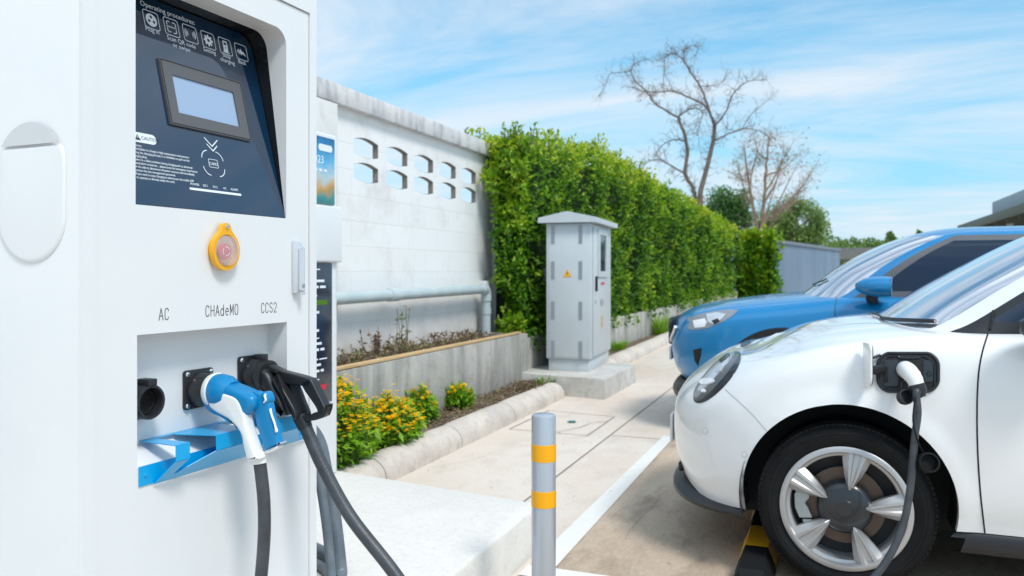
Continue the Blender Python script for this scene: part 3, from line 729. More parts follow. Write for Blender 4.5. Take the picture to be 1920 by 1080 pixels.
def i_back(b, m):
    b.mesh(plate([(-.018, 0), (-.009, .0085), (-.009, .004), (-.0135, 0), (-.009, -.004), (-.009, -.0085)], [], .0004), m)
    b.mesh(plate([(-.011, 0), (.000, .0105), (.000, .0045), (.010, .001), (.017, -.010), (.008, -.0055), (.000, -.0050), (.000, -.0105)], [], .0004), m)
for (p, fn) in zip((.291, .3556, .4188, .4835, .5476, .6111), (i_plug, i_scan, i_wave, i_gear, i_stop, i_back)): icon(p, 1.8675, fn)
def ptext(s, p, z, size, align='CENTER', parent=None, ink='ink', name='printed_text', h=.0008, xs=1):
    b = MB(); b.mesh(txt(s, size, .0002, align, xs=xs), PM(p, z, h)); return b.build(name, ink, parent or panel, smooth=0)
for s, p, z in (('Plug in', .289, 1.8355), ('Scan QR code', .382, 1.8300), ('or swipe', .378, 1.8150), ('Setting', .4805, 1.8320), ('Stop', .5455, 1.8350), ('charging', .5455, 1.8200), ('Back', .6065, 1.8315)):
    ptext(s, p, z, .0168)
ptext('Operating procedures:', .2640, 1.8990, .0195, 'LEFT')
# chevrons
b = MB()
for dz, sp_ in ((0, .0235), (-.0125, .0185)):
    for sx in (-1, 1):
        b.mesh(plate([(0, -.012), (sx * sp_, .0085 - (.004 if dz else 0)), (sx * sp_, .0120 - (.004 if dz else 0)), (0, -.0080)], [], .0004), PM(.4215, 1.5745 + dz))
b.build('chevron_symbol', 'ink', panel, smooth=0)
b = MB()
for q_ in range(4):
    a0 = 90 * q_ + 8; sx = 1 if q_ in (0, 3) else -1; sy = 1 if q_ < 2 else -1
    arc(b, PM(.4145 + sx * .013, 1.518 + sy * .009), 0, 0, .0235, .0022, 90 * q_ + 5, 90 * q_ + 85)
b.mesh(plate(rrect(-.0165, .0165, -.0115, .0115, .003), [rrect(-.0152, .0152, -.0102, .0102, .002)], .0004), PM(.4145, 1.518))
b.build('card_symbol', 'ink', panel, smooth=0)
ptext('CARD', .4145, 1.5135, .0110)
b = MB(); b.mesh(plate(rrect(.316, .498, W_of(1.4400), W_of(1.4458), .0028), [], .0012), PMo(.0006)); b.build('indicator_bar', 'ink', panel, smooth=0)
for s, p in (('POWER', .3360), ('DC1', .3715), ('DC2', .4055), ('AC', .4400), ('ALARM', .4750)): ptext(s, p, 1.4525, .0085)
b = MB(); b.mesh(plate(rrect(.150, .2365, W_of(1.5400), W_of(1.5640), .0115), [], .0006), PMo(.0005)); b.build('caution_plate', 'ink', panel, smooth=0)
b = MB(); b.mesh(plate([(-.008, -.006), (.008, -.006), (0, .008)], [[(-.0009, -.001), (.0009, -.001), (.0013, .004), (-.0013, .004)]], .0003), PM(.1815, 1.5510, .0012)); b.mesh(txt('CAUTION', .0118, .0001, 'LEFT'), PM(.1920, 1.5480, .0012)); b.build('caution_text', 'ink_dark', panel, smooth=0)
lines = ['Precautions:', '1.It is forbidden to charge in high temperature environment;', '2.During the charging process, it is forbidden to pull out the', 'charging plug;',
         '3.If there is a safety accident during charging,such as abnormal', 'sound,short circuit,etc.,  please press the emergency stop button', 'on the side to disconnect all power sources and immediately', 'contact the site management personnel.',
         '4.If you need to stop charging in advance,use the mobile APP', 'to operate or directly swipe the card.']
for i, s in enumerate(lines):
    ptext(s, .152 + (.006 if s[0] in 'csoct' else 0), 1.5290 - i * .00860, .0085, 'LEFT', xs=.87)
# emergency stop with hinged clear cover
es = empty('emergency_stop_holder'); bpy.data.objects.remove(es)
b = MB(); b.lathe([(.044, .002), (.044, .004), (.0001, .0045)], Lc(.4058, 1.290), 'X', 40); eb = b.build('emergency_stop', 'yellow', ev)
b = MB(); b.mesh(txt('STOP', .009, .0003), FM(.392, 1.3190, .0055)); b.build('stop_text', 'ink_dark', eb, smooth=0)
b = MB(); b.lathe([(.012, .005), (.012, .016), (.0195, .018), (.0210, .024), (.0195, .029), (.0001, .031)], Lc(.3960, 1.288), 'X', 36); sb_ = b.build('stop_button', 'red', eb)
b = MB()
for k in range(3): arc(b, FM(.3960, 1.288, .0315), 0, 0, .0105, .0022, 120 * k + 20, 120 * k + 105)
b.build('turn_arrows', 'ink', sb_, smooth=0)
# cover frame: ring + hinge tab (extruded outline)
tabo = [(.4058 + (.0475) * cos(radians(a)), 1.2900 + .0510 * sin(radians(a))) for a in range(-235, 56, 8)]
tabo += [(.4225, 1.3440), (.4200, 1.3540), (.4135, 1.3600), (.4058, 1.3615), (.3981, 1.3600), (.3916, 1.3540), (.3891, 1.3440)]
b = MB(); b.mesh(plate(tabo, [ring_poly(.4058, 1.2900, .0385, .0415, 40)], .014), frame_m((.017, 0, -ZB), (0, 1, 0), (0, 0, 1), (1, 0, 0))); cvf = b.build('cover_frame', 'yellow', eb, smooth=40)
b = MB(); b.lathe([(.0405, .019), (.038, .030), (.022, .033), (.0001, .034)], Lc(.4058, 1.290), 'X', 36); b.build('clear_cover', 'cover', eb)
b = MB(); b.lathe([(.0055, .024), (.005, .028), (.0001, .029)], Lc(.4058, 1.3520), 'X', 16); b.build('screw', 'chrome', eb)
# swing handle lock
b = MB()
b.prism([(-.0165, -.075), (.0165, -.0720), (.0165, .062), (.010, .074), (-.0165, .080)], FM(.7060, 1.2475, .0025), .017, .004); hd = b.build('lock_body', 'silver_plastic', ev)
b = MB(); b.prism(rrect(-.0115, .0085, -.070, .060, .006), FM(.7100, 1.2475, .0195), .010, .003); b.build('lever', 'silver_plastic', hd)
b = MB(); b.lathe([(.0065, .030), (.006, .0315), (.0001, .0315)], Lc(.7090, 1.1950), 'X', 20); b.build('lock_cylinder', 'steel', hd)
b = MB()
for k in range(4): b.box(.030, .0312, .7005, .7165, 1.179 - ZB - k * .0035, 1.1805 - ZB - k * .0035)
b.build('grip_ribs', 'steel', hd, smooth=0)
# lettering over the sockets: thin even strokes
def _arc(cx, cy, rx, ry, a0, a1, n=12): return [(cx + rx * cos(radians(a0 + (a1 - a0) * k / n)), cy + ry * sin(radians(a0 + (a1 - a0) * k / n))) for k in range(n + 1)]
GL = {'A': [[(0, 0), (.5, 1), (1, 0)], [(.18, .36), (.82, .36)]], 'C': [_arc(.5, .68, .45, .32, 15, 180, 8) + _arc(.5, .32, .45, .32, 180, 345, 8)],
      'H': [[(.05, 0), (.05, 1)], [(.95, 0), (.95, 1)], [(.05, .52), (.95, .52)]], 'd': [[(.88, 0), (.88, 1)], _arc(.46, .33, .42, .33, 0, 360, 16)],
      'e': [[(.08, .34), (.90, .34)] + _arc(.49, .34, .41, .33, 0, 310, 14)], 'M': [[(.04, 0), (.04, 1), (.5, .25), (.96, 1), (.96, 0)]],
      'O': [_arc(.5, .68, .44, .32, 0, 180, 10) + _arc(.5, .32, .44, .32, 180, 360, 10) + [(.94, .68)]],
      'S': [_arc(.5, .745, .42, .245, 20, 250, 10) + _arc(.5, .26, .43, .25, 75, -160, 10)], '2': [_arc(.5, .70, .42, .29, 165, -25, 10) + [(.06, .01), (.95, .01)]]}
def stroke_text(b, s, p, z, h=.0275, w=.0122, pitch=.0172, t=.00105):
    x0 = p - (len(s) - 1) * pitch / 2 - w / 2; mm_ = FM(0, 0, .0023)
    for i, ch_ in enumerate(s):
        for line in GL[ch_]:
            P = [Vector((x0 + i * pitch + x * w, z + y * h)) for x, y in line]
            for p0_, p1_ in zip(P, P[1:]):
                d = (p1_ - p0_).normalized(); n_ = Vector((-d.y, d.x)) * t; p0_ = p0_ - d * t * .6; p1_ = p1_ + d * t * .6
                b.face([Lc(q_.x, q_.y, .0024) for q_ in (p0_ - n_, p1_ - n_, p1_ + n_, p0_ + n_)])
for s, p, z, xs in (('AC', .2220, 1.1225, .92), ('CHAdeMO', .4125, 1.1235, .80), ('CCS2', .5925, 1.1230, .80)):
    b = MB(); stroke_text(b, s, p, z - .0015); b.build('socket_lettering', 'ink_dark', door, smooth=0)
# socket recess
b = MB(); x0, x1 = .1450, .6696
bk = [(x0, 1.0905, -.066), (x1, 1.0905, -.066), (x1, .823, -.066), (x0, .823, -.066)]
b.face([Lc(*q_) for q_ in bk])
b.face([Lc(x1, 1.0905, -.0015), Lc(x1, .785, -.0015), Lc(x1, .823, -.066), Lc(x1, 1.0905, -.066)])
b.face([Lc(x0, 1.0905, -.0015), Lc(x0, .785, -.0015), Lc(x0, .823, -.066), Lc(x0, 1.0905, -.066)])
b.face([Lc(x0, 1.0905, -.0015), Lc(x1, 1.0905, -.0015), Lc(x1, 1.0905, -.066), Lc(x0, 1.0905, -.066)])
b.face([Lc(x0, .785, -.0015), Lc(x1, .785, -.0015), Lc(x1, .823, -.066), Lc(x0, .823, -.066)])
b.build('socket_recess', 'white_metal', ev, smooth=0, doubles=.0004, recalc=False)
def flange(p, z, sz=.0475):
    b = MB(); b.prism(rrect(-sz, sz, -sz, sz, .009), FM(p, z, -.0655), .007, .0015); f = b.build('socket_flange', 'black_plastic', ev)
    for sx in (-1, 1):
        for sy in (-1, 1):
            b = MB(); b.lathe([(.0070, -.0584), (.0068, -.0555), (.0045, -.0535), (.0001, -.0532)], Lc(p + sx * (sz - .010), z + sy * (sz - .010)), 'X', 14); b.build('screw', 'chrome', f)
    return f
def holder(p, z, r, d1, open_=False, r_in=None):
    b = MB(); ri = r_in or r * .84
    pr = [(r, -.0583), (r, d1 - .004), (r - .002, d1), (ri + .001, d1), (ri, d1 - .002), (ri, -.05), (.0001, -.05)]
    b.lathe(pr, Lc(p, z), 'X', 40)
    return b
f1 = flange(.395, .932, .0585 * .86); holder(.395, .930, .043, -.006).build('holder_sleeve', 'black_plastic', f1, smooth=40)
f2 = flange(.594, .9465, .0585 * .9)
b = holder(.596, .9445, .046, -.022); b.box(-.05, -.018, .588, .614, .985 - ZB, 1.003 - ZB, .003); b.build('holder_sleeve', 'black_plastic', f2, smooth=40)
f3 = flange(.1920, .9300, .0475)
b = holder(.1920, .9300, .0415, -.004, r_in=.033); b.box(-.04, -.001, .1920 - .012, .1920 + .014, .968 - ZB, .984 - ZB, .002); b.build('holder_sleeve', 'black_plastic', f3, smooth=40)
b = MB(); b.lathe([(.030, -.030), (.0295, -.028), (.0275, -.028), (.027, -.030), (.0001, -.030)], Lc(.1920, .9300), 'X', 36); b.build('socket_insert', 'black_matte', f3)
# blue folded-sheet cable bracket
br = empty('x'); bpy.data.objects.remove(br)
def sheet3(b, pts, t):
    pts = [Vector(p) for p in pts]; n = (pts[1] - pts[0]).cross(pts[2] - pts[0]).normalized() * t
    if n.x < 0: n = -n
    vs0 = [b.bm.verts.new(p) for p in pts]; vs1 = [b.bm.verts.new(p + n) for p in pts]
    b.bm.faces.new(vs0); b.bm.faces.new(list(reversed(vs1)))
    for i in range(len(pts)):
        j = (i + 1) % len(pts); b.bm.faces.new((vs0[i], vs1[i], vs1[j], vs0[j]))
b = MB()
sheet3(b, [Lc(.148, .742, .003), Lc(.745, .742, .003), Lc(.745, .788, .003), Lc(.148, .788, .003)], .002)
bk_ = b.build('cable_bracket', 'blue_sheet', ev, smooth=0)
b = MB()
HK = ((.205, .247), (.333, .450), (.560, .650))
dm, zl, zh = .056, .793, .829
for h0, h1 in HK:
    arm = [Lc(h0, zh, dm), Lc(h1, zh, dm), Lc(h1 - .004, zh, -.0645), Lc(h0 + .004, zh, -.0645)]
    if h1 - h0 > .1: arm = [Lc(h0, zh, dm), Lc(h1, zh, dm), Lc(h1, zh, -.0645), Lc(h0 - .03, zh, -.0645), Lc(h0 - .03, zh, -.045)]
    sheet3(b, arm, .002)
    sheet3(b, [Lc(h0, zh + .0015, dm), Lc(h1, zh + .0015, dm), Lc(h1, zl, dm + .001), Lc(h0, zl, dm + .001)], .002)
sheet3(b, [Lc(.218, zh + .0023, -.0645), Lc(.645, zh + .0023, -.0645), Lc(.645, zh + .0023, -.051), Lc(.218, zh + .0023, -.051)], .0015)
b.build('hooks', 'blue_sheet', bk_, smooth=0)
b = MB()
def sl(p, s): return Lc(p, .7405 + (zl - .7405) * s, .0055 + (dm - .0055) * s)
low = [(.188, 0), (.205, 1), (.247, 1), (.236, .38)]
for poly in ([(.188, 0), (.232, .30), (.247, 1), (.205, 1)], [(.188, 0), (.745, 0), (.735, .30), (.232, .30)], [(.240, .3015), (.475, .3015), (.450, 1), (.333, 1)], [(.52, .3015), (.70, .3015), (.650, 1), (.560, 1)]):
    sheet3(b, [sl(*q_) for q_ in poly], .002)
b.build('lower_lip', 'blue_sheet', bk_, smooth=0)
for p in (.165, .73):
    b = MB(); b.lathe([(.005, .005), (.0045, .0075), (.0001, .008)], Lc(p, .766), 'X', 12); b.build('rivet', 'blue_sheet', bk_)
# grab scoop on the left side
b = MB()
def side_m(z, d): return frame_m((d, 0, z - ZB), (-1, 0, 0), (0, 0, 1), (0, -1, 0))
st = []
for k in range(25): a = radians(180 - 180 * k / 24 * 1); st.append((.107 * cos(a), .055 + .100 * sin(a)))
low_ = [(.107 * cos(radians(-180 * k / 24)), -.055 + .100 * sin(radians(-180 * k / 24))) for k in range(1, 24)]
outl = st + [(x, y) for x, y in low_]
mS = frame_m((-.149, .0, 1.410 - ZB), (-1, 0, 0), (0, 0, 1), (0, -1, 0))
rings = []
for (sc_, h_) in ((1.0, .0005), (.99, .0030), (.97, .0048), (.93, .0055)):
    rings.append([mS @ Vector((x * sc_, min(y, .100) * sc_ if y > .1 else y * sc_, h_)) for x, y in outl])
b.rings(rings, False, True); scoop = b.build('side_grip', 'white_metal', ev, smooth=40)
b = MB(); cutp = [(x * .985, y * .985) for x, y in outl if y >= .100]; 
b.mesh(plate([(x, y) for x, y in cutp], [], .001), mS @ Matrix.Translation((0, 0, .0070))); b.build('grip_shade_plate', 'grip_shade', scoop, smooth=0)  # flat grey plate paints the shade of the hollow; no recess is cut
# small feet / plinth
b = MB(); b.box(-DB + .02, -.02, .02, PW - .02, -.0, .005); b.build('base', 'vent', ev)

# ---- plugs hanging in the charger
def cable_obj(pts, r, m, parent, n=8, sides=18): return MB().tube(smooth_path(pts, n), r, sides).build('cable', m, parent)
loc0 = Vector((-1.4709, 1.2485, ZB)); rotC = Matrix.Rotation(-CA, 4, 'Z')
def to_l(v): return rotC.inverted() @ (Vector(v) - loc0)
cp = empty('charging_plug', ev.location, -CA, 'blue and white charging plug with black cable in the middle socket of the foreground charger', 'charging plug')
p0 = .395
def PD(d, z, p=p0): return Lc(p, z, d)
b = MB(); b.lathe([(.0400, -.03), (.0440, -.0055), (.0455, -.003), (.0455, .002), (.043, .004)], Lc(p0, .930), 'X', 40); b.build('collar', 'white_plastic', cp)
o_l = to_l(CAM)
def on_p(px, py, pp):
    d = rotC.inverted() @ ray(px, py); k = (pp - o_l.y) / d.y; return ((o_l + d * k).x, (o_l + d * k).z + ZB)
def pillow(b, outline, pc, T, bv, cr_n=3, seg=4, near=None):
    """closed side outline (photo px, measured on the near face) turned into a rounded solid of half width T about p = pc"""
    pp = (pc - T * .7) if near is None else near
    n = len(outline); ar = sum(outline[i][0] * outline[(i + 1) % n][1] - outline[(i + 1) % n][0] * outline[i][1] for i in range(n)); P = []
    for i, (x, y) in enumerate(outline):          # left-facing edges lie on the near side, right-facing ones on the far side
        tx, ty = outline[(i + 1) % n][0] - outline[i - 1][0], outline[(i + 1) % n][1] - outline[i - 1][1]; l = sqrt(tx * tx + ty * ty) + 1e-6
        P.append(Vector(on_p(x, y, pc + (T - bv * .3) * (ty / l) * (1 if ar > 0 else -1))))
    Q = []
    for i in range(n):
        p0_, p1_, p2_, p3_ = P[i - 1], P[i], P[(i + 1) % n], P[(i + 2) % n]
        for k in range(cr_n):
            t = k / cr_n; Q.append(.5 * ((2 * p1_) + (p2_ - p0_) * t + (2 * p0_ - 5 * p1_ + 4 * p2_ - p3_) * t * t + (3 * p1_ - p0_ - 3 * p2_ + p3_) * t ** 3))
    n = len(Q); area = sum(Q[i].x * Q[(i + 1) % n].y - Q[(i + 1) % n].x * Q[i].y for i in range(n)); sg = 1 if area > 0 else -1
    nr = []
    for i in range(n):
        t = (Q[(i + 1) % n] - Q[i - 1]).normalized(); nr.append(Vector((-t.y, t.x)) * sg)
    rings = []
    for sd in (-1, 1):
        ks = range(seg + 1) if sd < 0 else range(seg, -1, -1)
        for k in ks:
            a_ = pi / 2 * k / seg; ins = bv * (1 - sin(a_)); off = T - bv + bv * cos(a_)
            rings.append([PD(Q[i].x + nr[i].x * ins, Q[i].y + nr[i].y * ins, pc + sd * off) for i in range(n)])
    b.rings(rings)
def cz(*pts): return [(240 + x / 3.375, 600 + y / 3.375) for x, y in pts]
def cq(*pts): return [(420 + x / 4.318, 650 + y / 4.318) for x, y in pts]
b = MB(); pillow(b, cz((470, 430), (520, 392), (600, 378), (700, 405), (800, 445), (870, 475), (880, 540), (820, 600), (800, 680), (740, 670), (670, 650), (600, 610), (520, 575), (470, 520), (456, 475)), p0, .032, .016); b.tube([PD(.0035, .930), PD(.012, .930), PD(.030, .928), PD(.050, .922)], [.0425, .0440, .0430, .036], 32); b.build('blue_shell', 'blue_plastic', cp, smooth=50)
b = MB(); pillow(b, cz((800, 450), (880, 470), (925, 520), (945, 620), (985, 765), (978, 790), (925, 815), (878, 828), (850, 770), (820, 690), (800, 600), (785, 520)), p0 + .004, .013, .006); b.build('rear_handle', 'blue_plastic', cp, smooth=50)
b = MB(); pillow(b, cz((508, 510), (525, 465), (575, 446), (650, 456), (725, 482), (768, 530), (790, 600), (808, 680), (836, 760), (862, 830), (870, 868), (800, 892), (755, 880), (728, 800), (715, 730), (690, 680), (640, 625), (570, 585), (520, 550)), p0 - .0165, .018, .009); b.build('white_grip', 'white_plastic', cp, smooth=50)
b = MB(); pillow(b, cz((878, 822), (930, 800), (978, 770), (985, 785), (972, 806), (930, 828), (885, 842)), p0 + .004, .012, .003); b.build('handle_end', 'white_plastic', cp, smooth=50)
b = MB(); pillow(b, cz((840, 470), (870, 452), (905, 455), (930, 485), (925, 515), (880, 535), (850, 510)), p0 + .004, .0155, .006); b.build('button_housing', 'blue_plastic', cp, smooth=50)
b = MB(); pillow(b, cz((858, 478), (890, 462), (915, 475), (922, 500), (885, 520), (868, 505)), p0 + .002, .0165, .003); b.build('release_button', 'white_plastic', cp, smooth=50)
b = MB(); pillow(b, cz((897, 560), (912, 590), (935, 650), (944, 705), (936, 700), (918, 650), (902, 600)), p0 - .008, .0035, .001); b.build('handle_inlay', 'white_plastic', cp, smooth=50)
b = MB(); b.tube([PD(.1345, .785), PD(.1385, .756)], [(.0270, .0260), (.0215, .0215)], 24, up=(0, 1, 0)); b.build('cable_gland', 'white_plastic', cp, smooth=50)
cp_pts = [PD(.1385, .764), PD(.1450, .725), PD(.1530, .66), PD(.1540, .58), PD(.1450, .48), PD(.130, .38), PD(.10, .28), PD(.10, .225), PD(.16, .2155, .30), PD(.19, .2155, .10), PD(.12, .2155, -.15)]
cable_obj(cp_pts, .0158, 'cable', cp)

cc = empty('charging_plug', ev.location, -CA, 'black charging plug with a loop handle in the right socket of the foreground charger', 'charging plug')
p1 = .596
def PE(d, z, p=p1): return Lc(p, z, d)
b = MB(); b.tube([PE(-.040, .946), PE(-.018, .945), PE(.0, .944)], [.0385, .0435, .0430], 32); b.build('plug_nose', 'black_plastic', cc, smooth=40)
b = MB(); pillow(b, cq((225, 190), (300, 150), (370, 160), (450, 205), (500, 290), (570, 420), (600, 500), (560, 545), (430, 525), (330, 440), (240, 320)), p1, .034, .014); b.build('plug_body', 'black_plastic', cc, smooth=50)
b = MB(); pillow(b, cq((388, 262), (432, 206), (462, 218), (500, 280), (565, 390), (625, 495), (640, 555), (578, 588), (545, 530), (470, 400), (420, 330)), p1 - .020, .017, .005); b.build('front_handle', 'black_plastic', cc, smooth=50)
b = MB(); pillow(b, cq((360, 150), (500, 192), (640, 228), (742, 262), (745, 310), (690, 330), (620, 306), (530, 300), (450, 260)), p1, .0155, .004)
pillow(b, cq((690, 262), (742, 258), (790, 330), (850, 450), (872, 490), (850, 545), (800, 575), (762, 535), (740, 480), (625, 310)), p1, .0155, .004)
pillow(b, cq((850, 530), (800, 578), (700, 597), (630, 580), (625, 550), (700, 552), (760, 525)), p1, .0150, .004); b.build('loop_handle', 'black_plastic', cc, smooth=50)
b = MB(); pillow(b, cq((812, 545), (835, 480), (858, 462), (870, 492), (850, 540), (822, 560)), p1 + .001, .0132, .003); b.build('handle_end', 'black_gloss', cc, smooth=50)
b = MB(); pillow(b, cq((520, 285), (575, 288), (618, 312), (665, 430), (708, 538), (660, 556), (610, 500), (560, 400)), p1, .006, .002); b.build('trigger_guard', 'hub', cc, smooth=50)
b = MB(); b.tube([PE(.108, .840), PE(.125, .806)], [(.0235, .0235), (.0195, .0195)], 24, up=(0, 1, 0)); b.build('cable_gland', 'black_plastic', cc, smooth=50)
cc_pts = [PE(.118, .824), PE(.135, .790), PE(.187, .699), PE(.274, .579), PE(.415, .443), PE(.52, .31), PE(.60, .14), PE(.68, -.0 + .03), PE(.72, .022, .50), PE(.70, .022, .25)]
cable_obj(cc_pts, .0175, 'cable', cc)
# two grey cables behind the right-hand edge
for lb, pts, r in (('thinner grey cable hanging behind the right edge of the foreground charger', [(588, 840, 2.62), (600, 905, 2.62), (612, 985, 2.60), (620, 1065, 2.58)], .0150),
                   ('thicker grey cable hanging behind the right edge of the foreground charger', [(592, 815, 2.72), (612, 885, 2.72), (627, 965, 2.70), (638, 1060, 2.66)], .0215)):
    wp = [at(*q_) for q_ in pts]; wp[0:0] = [wp[0] + Vector((-.12, -.02, .10)), ]; e = wp[-1].copy(); e.z = ZB + r + .012
    if wp[-1].z > e.z: wp.append(e)
    wp += [wp[-1] + Vector((-.10, .12, -.008)), wp[-1] + Vector((-.35, .25, -.01))]
    o = empty('charging_cable', tuple(wp[0]), 0, lb, 'cable', 'grey cables behind the foreground charger'); cab = MB().tube(smooth_path(wp, 8), r, 18).build('cable_sheath', 'cable_grey', o); cab.location = -wp[0]
    b = MB(); b.tube([wp[0] + (wp[0] - wp[1]).normalized() * .06, wp[0]], r * 1.35, 16); g_ = b.build('cable_gland', 'black_plastic', o); g_.location = -wp[0]

# ================================================================== second charger (advert side)
X2 = -2.35
e2 = empty('vehicle_charger', (X2, 2.72, ZB), -CA * .5, 'second white charging station behind the first, narrow blue poster above a dark instruction panel', 'charging station')
b = MB(); b.box(-.55, 0, 0, .795, 0, 1.735, .012, 3); b.build('cabinet_shell', 'white_metal', e2)
b = MB(); b.box(.001, .012, .06, .755, 1.375, 1.71, .003); pf = b.build('advert_panel', 'poster', e2)
b = MB(); b.prism(rrect(-.06, .055, -.017, .017, .016), frame_m((.0125, .675, 1.655), (0, 1, 0), (0, 0, 1), (1, 0, 0)), .001); b.build('advert_badge', 'ink', pf, smooth=0)
b = MB(); b.mesh(txt('2023', .055, .0003, 'RIGHT'), frame_m((.0130, .66, 1.575), (0, 1, 0), (0, 0, 1), (1, 0, 0)))
for k in range(5): b.box(.0125, .0135, .50 + k * .04, .525 + k * .04, 1.535, 1.548)
b.build('advert_lettering', 'ink', pf, smooth=0)
b = MB(); b.box(.001, .025, -.01, .803, 1.085, 1.368, .01, 4); b.build('screen_hood', 'white_metal', e2)
b = MB(); b.box(.001, .010, .06, .735, .38, 1.08, .003); inf = b.build('instruction_panel', 'info', e2)
b = MB(); random.seed(9)
for i, z in enumerate((1.045, .985, .955, .915, .885, .83, .805, .78, .74, .705, .675, .645, .60, .57, .54, .50)):
    x = .10
    while x < .67 - random.random() * .12:
        w_ = random.uniform(.02, .07); b.box(.0105, .0112, x, x + w_, z, z + (.012 if i % 3 else .006)); x += w_ + .012
b.build('instruction_lettering', 'ink', inf, smooth=0)
b = MB(); b.box(.0105, .0115, .56, .69, .872, .896); 
b.build('green_lettering', 'leaf_bush', inf, smooth=0)
b = MB(); b.box(.0105, .0122, .62, .68, .45, .475); b.build('red_mark', 'red', inf, smooth=0)

# ================================================================== CARS
def cr(vals, t):
    """Catmull-Rom through vals (list of tuples) at parameter t in [0, len-1]"""
    n = len(vals); i = min(n - 2, max(0, int(floor(t)))); f = t - i
    p1, p2 = vals[i], vals[i + 1]
    p0 = vals[i - 1] if i > 0 else tuple(2 * a - b_ for a, b_ in zip(p1, p2)); p3 = vals[i + 2] if i + 2 < n else tuple(2 * b_ - a for a, b_ in zip(p1, p2))
    return tuple(.5 * (2 * b_ + (c - a) * f + (2 * a - 5 * b_ + 4 * c - d) * f * f + (3 * b_ - a - 3 * c + d) * f ** 3) for a, b_, c, d in zip(p0, p1, p2, p3))
def interp(keys, x):
    if x <= keys[0][0]: return keys[0][1]
    if x >= keys[-1][0]: return keys[-1][1]
    for i in range(len(keys) - 1):
        if x <= keys[i + 1][0]:
            x0, y0 = keys[i]; x1, y1 = keys[i + 1]
            m0 = (keys[i + 1][1] - keys[i - 1][1]) / (keys[i + 1][0] - keys[i - 1][0]) if i else (y1 - y0) / (x1 - x0)
            m1 = (keys[i + 2][1] - y0) / (keys[i + 2][0] - x0) if i + 2 < len(keys) else (y1 - y0) / (x1 - x0)
            h = x1 - x0; t = (x - x0) / h
            return y0 * (1 + 2 * t) * (1 - t) ** 2 + m0 * h * t * (1 - t) ** 2 + y1 * t * t * (3 - 2 * t) + m1 * h * t * t * (t - 1)
class Surf:
    """nested plan curves: rows of (A0 nose setback, W half width, n exponent, Lc corner length, Ar rear setback, z-keys)"""
    def __init__(s, rows, L, NT=(46, 150, 20), sub=8, rear_lc=.5):
        s.rows, s.L, s.NT, s.sub, s.rlc = rows, L, NT, sub, rear_lc
        s.cols = sum(NT) + 1
    def pt_row(s, r, k):
        A0, W, n, Lc_, Ar, zk = r; nf, ns, nr = s.NT
        if k <= nf: th = k / nf * pi / 2; e = 2 / n; return (A0 + Lc_ * (1 - abs(cos(th)) ** e), W * abs(sin(th)) ** e)
        aS = A0 + Lc_; aE = s.L - Ar - s.rlc
        if k <= nf + ns: t = (k - nf) / ns; return (aS + (aE - aS) * t, W)
        th = (1 - (k - nf - ns) / nr) * pi / 2; e = 2 / 3.0; return (aE + s.rlc * abs(cos(th)) ** e, W * abs(sin(th)) ** e)
    def grid(s):
        ctrl = []
        for r in s.rows:
            row = []
            for k in range(s.cols):
                a, y = s.pt_row(r, k); row.append((a, y, interp(r[5], a)))
            ctrl.append(row)
        out = []; nr = len(ctrl)
        for j in range((nr - 1) * s.sub + 1):
            t = j / s.sub; out.append([cr([ctrl[q_][k] for q_ in range(nr)], t) for k in range(s.cols)])
        return out
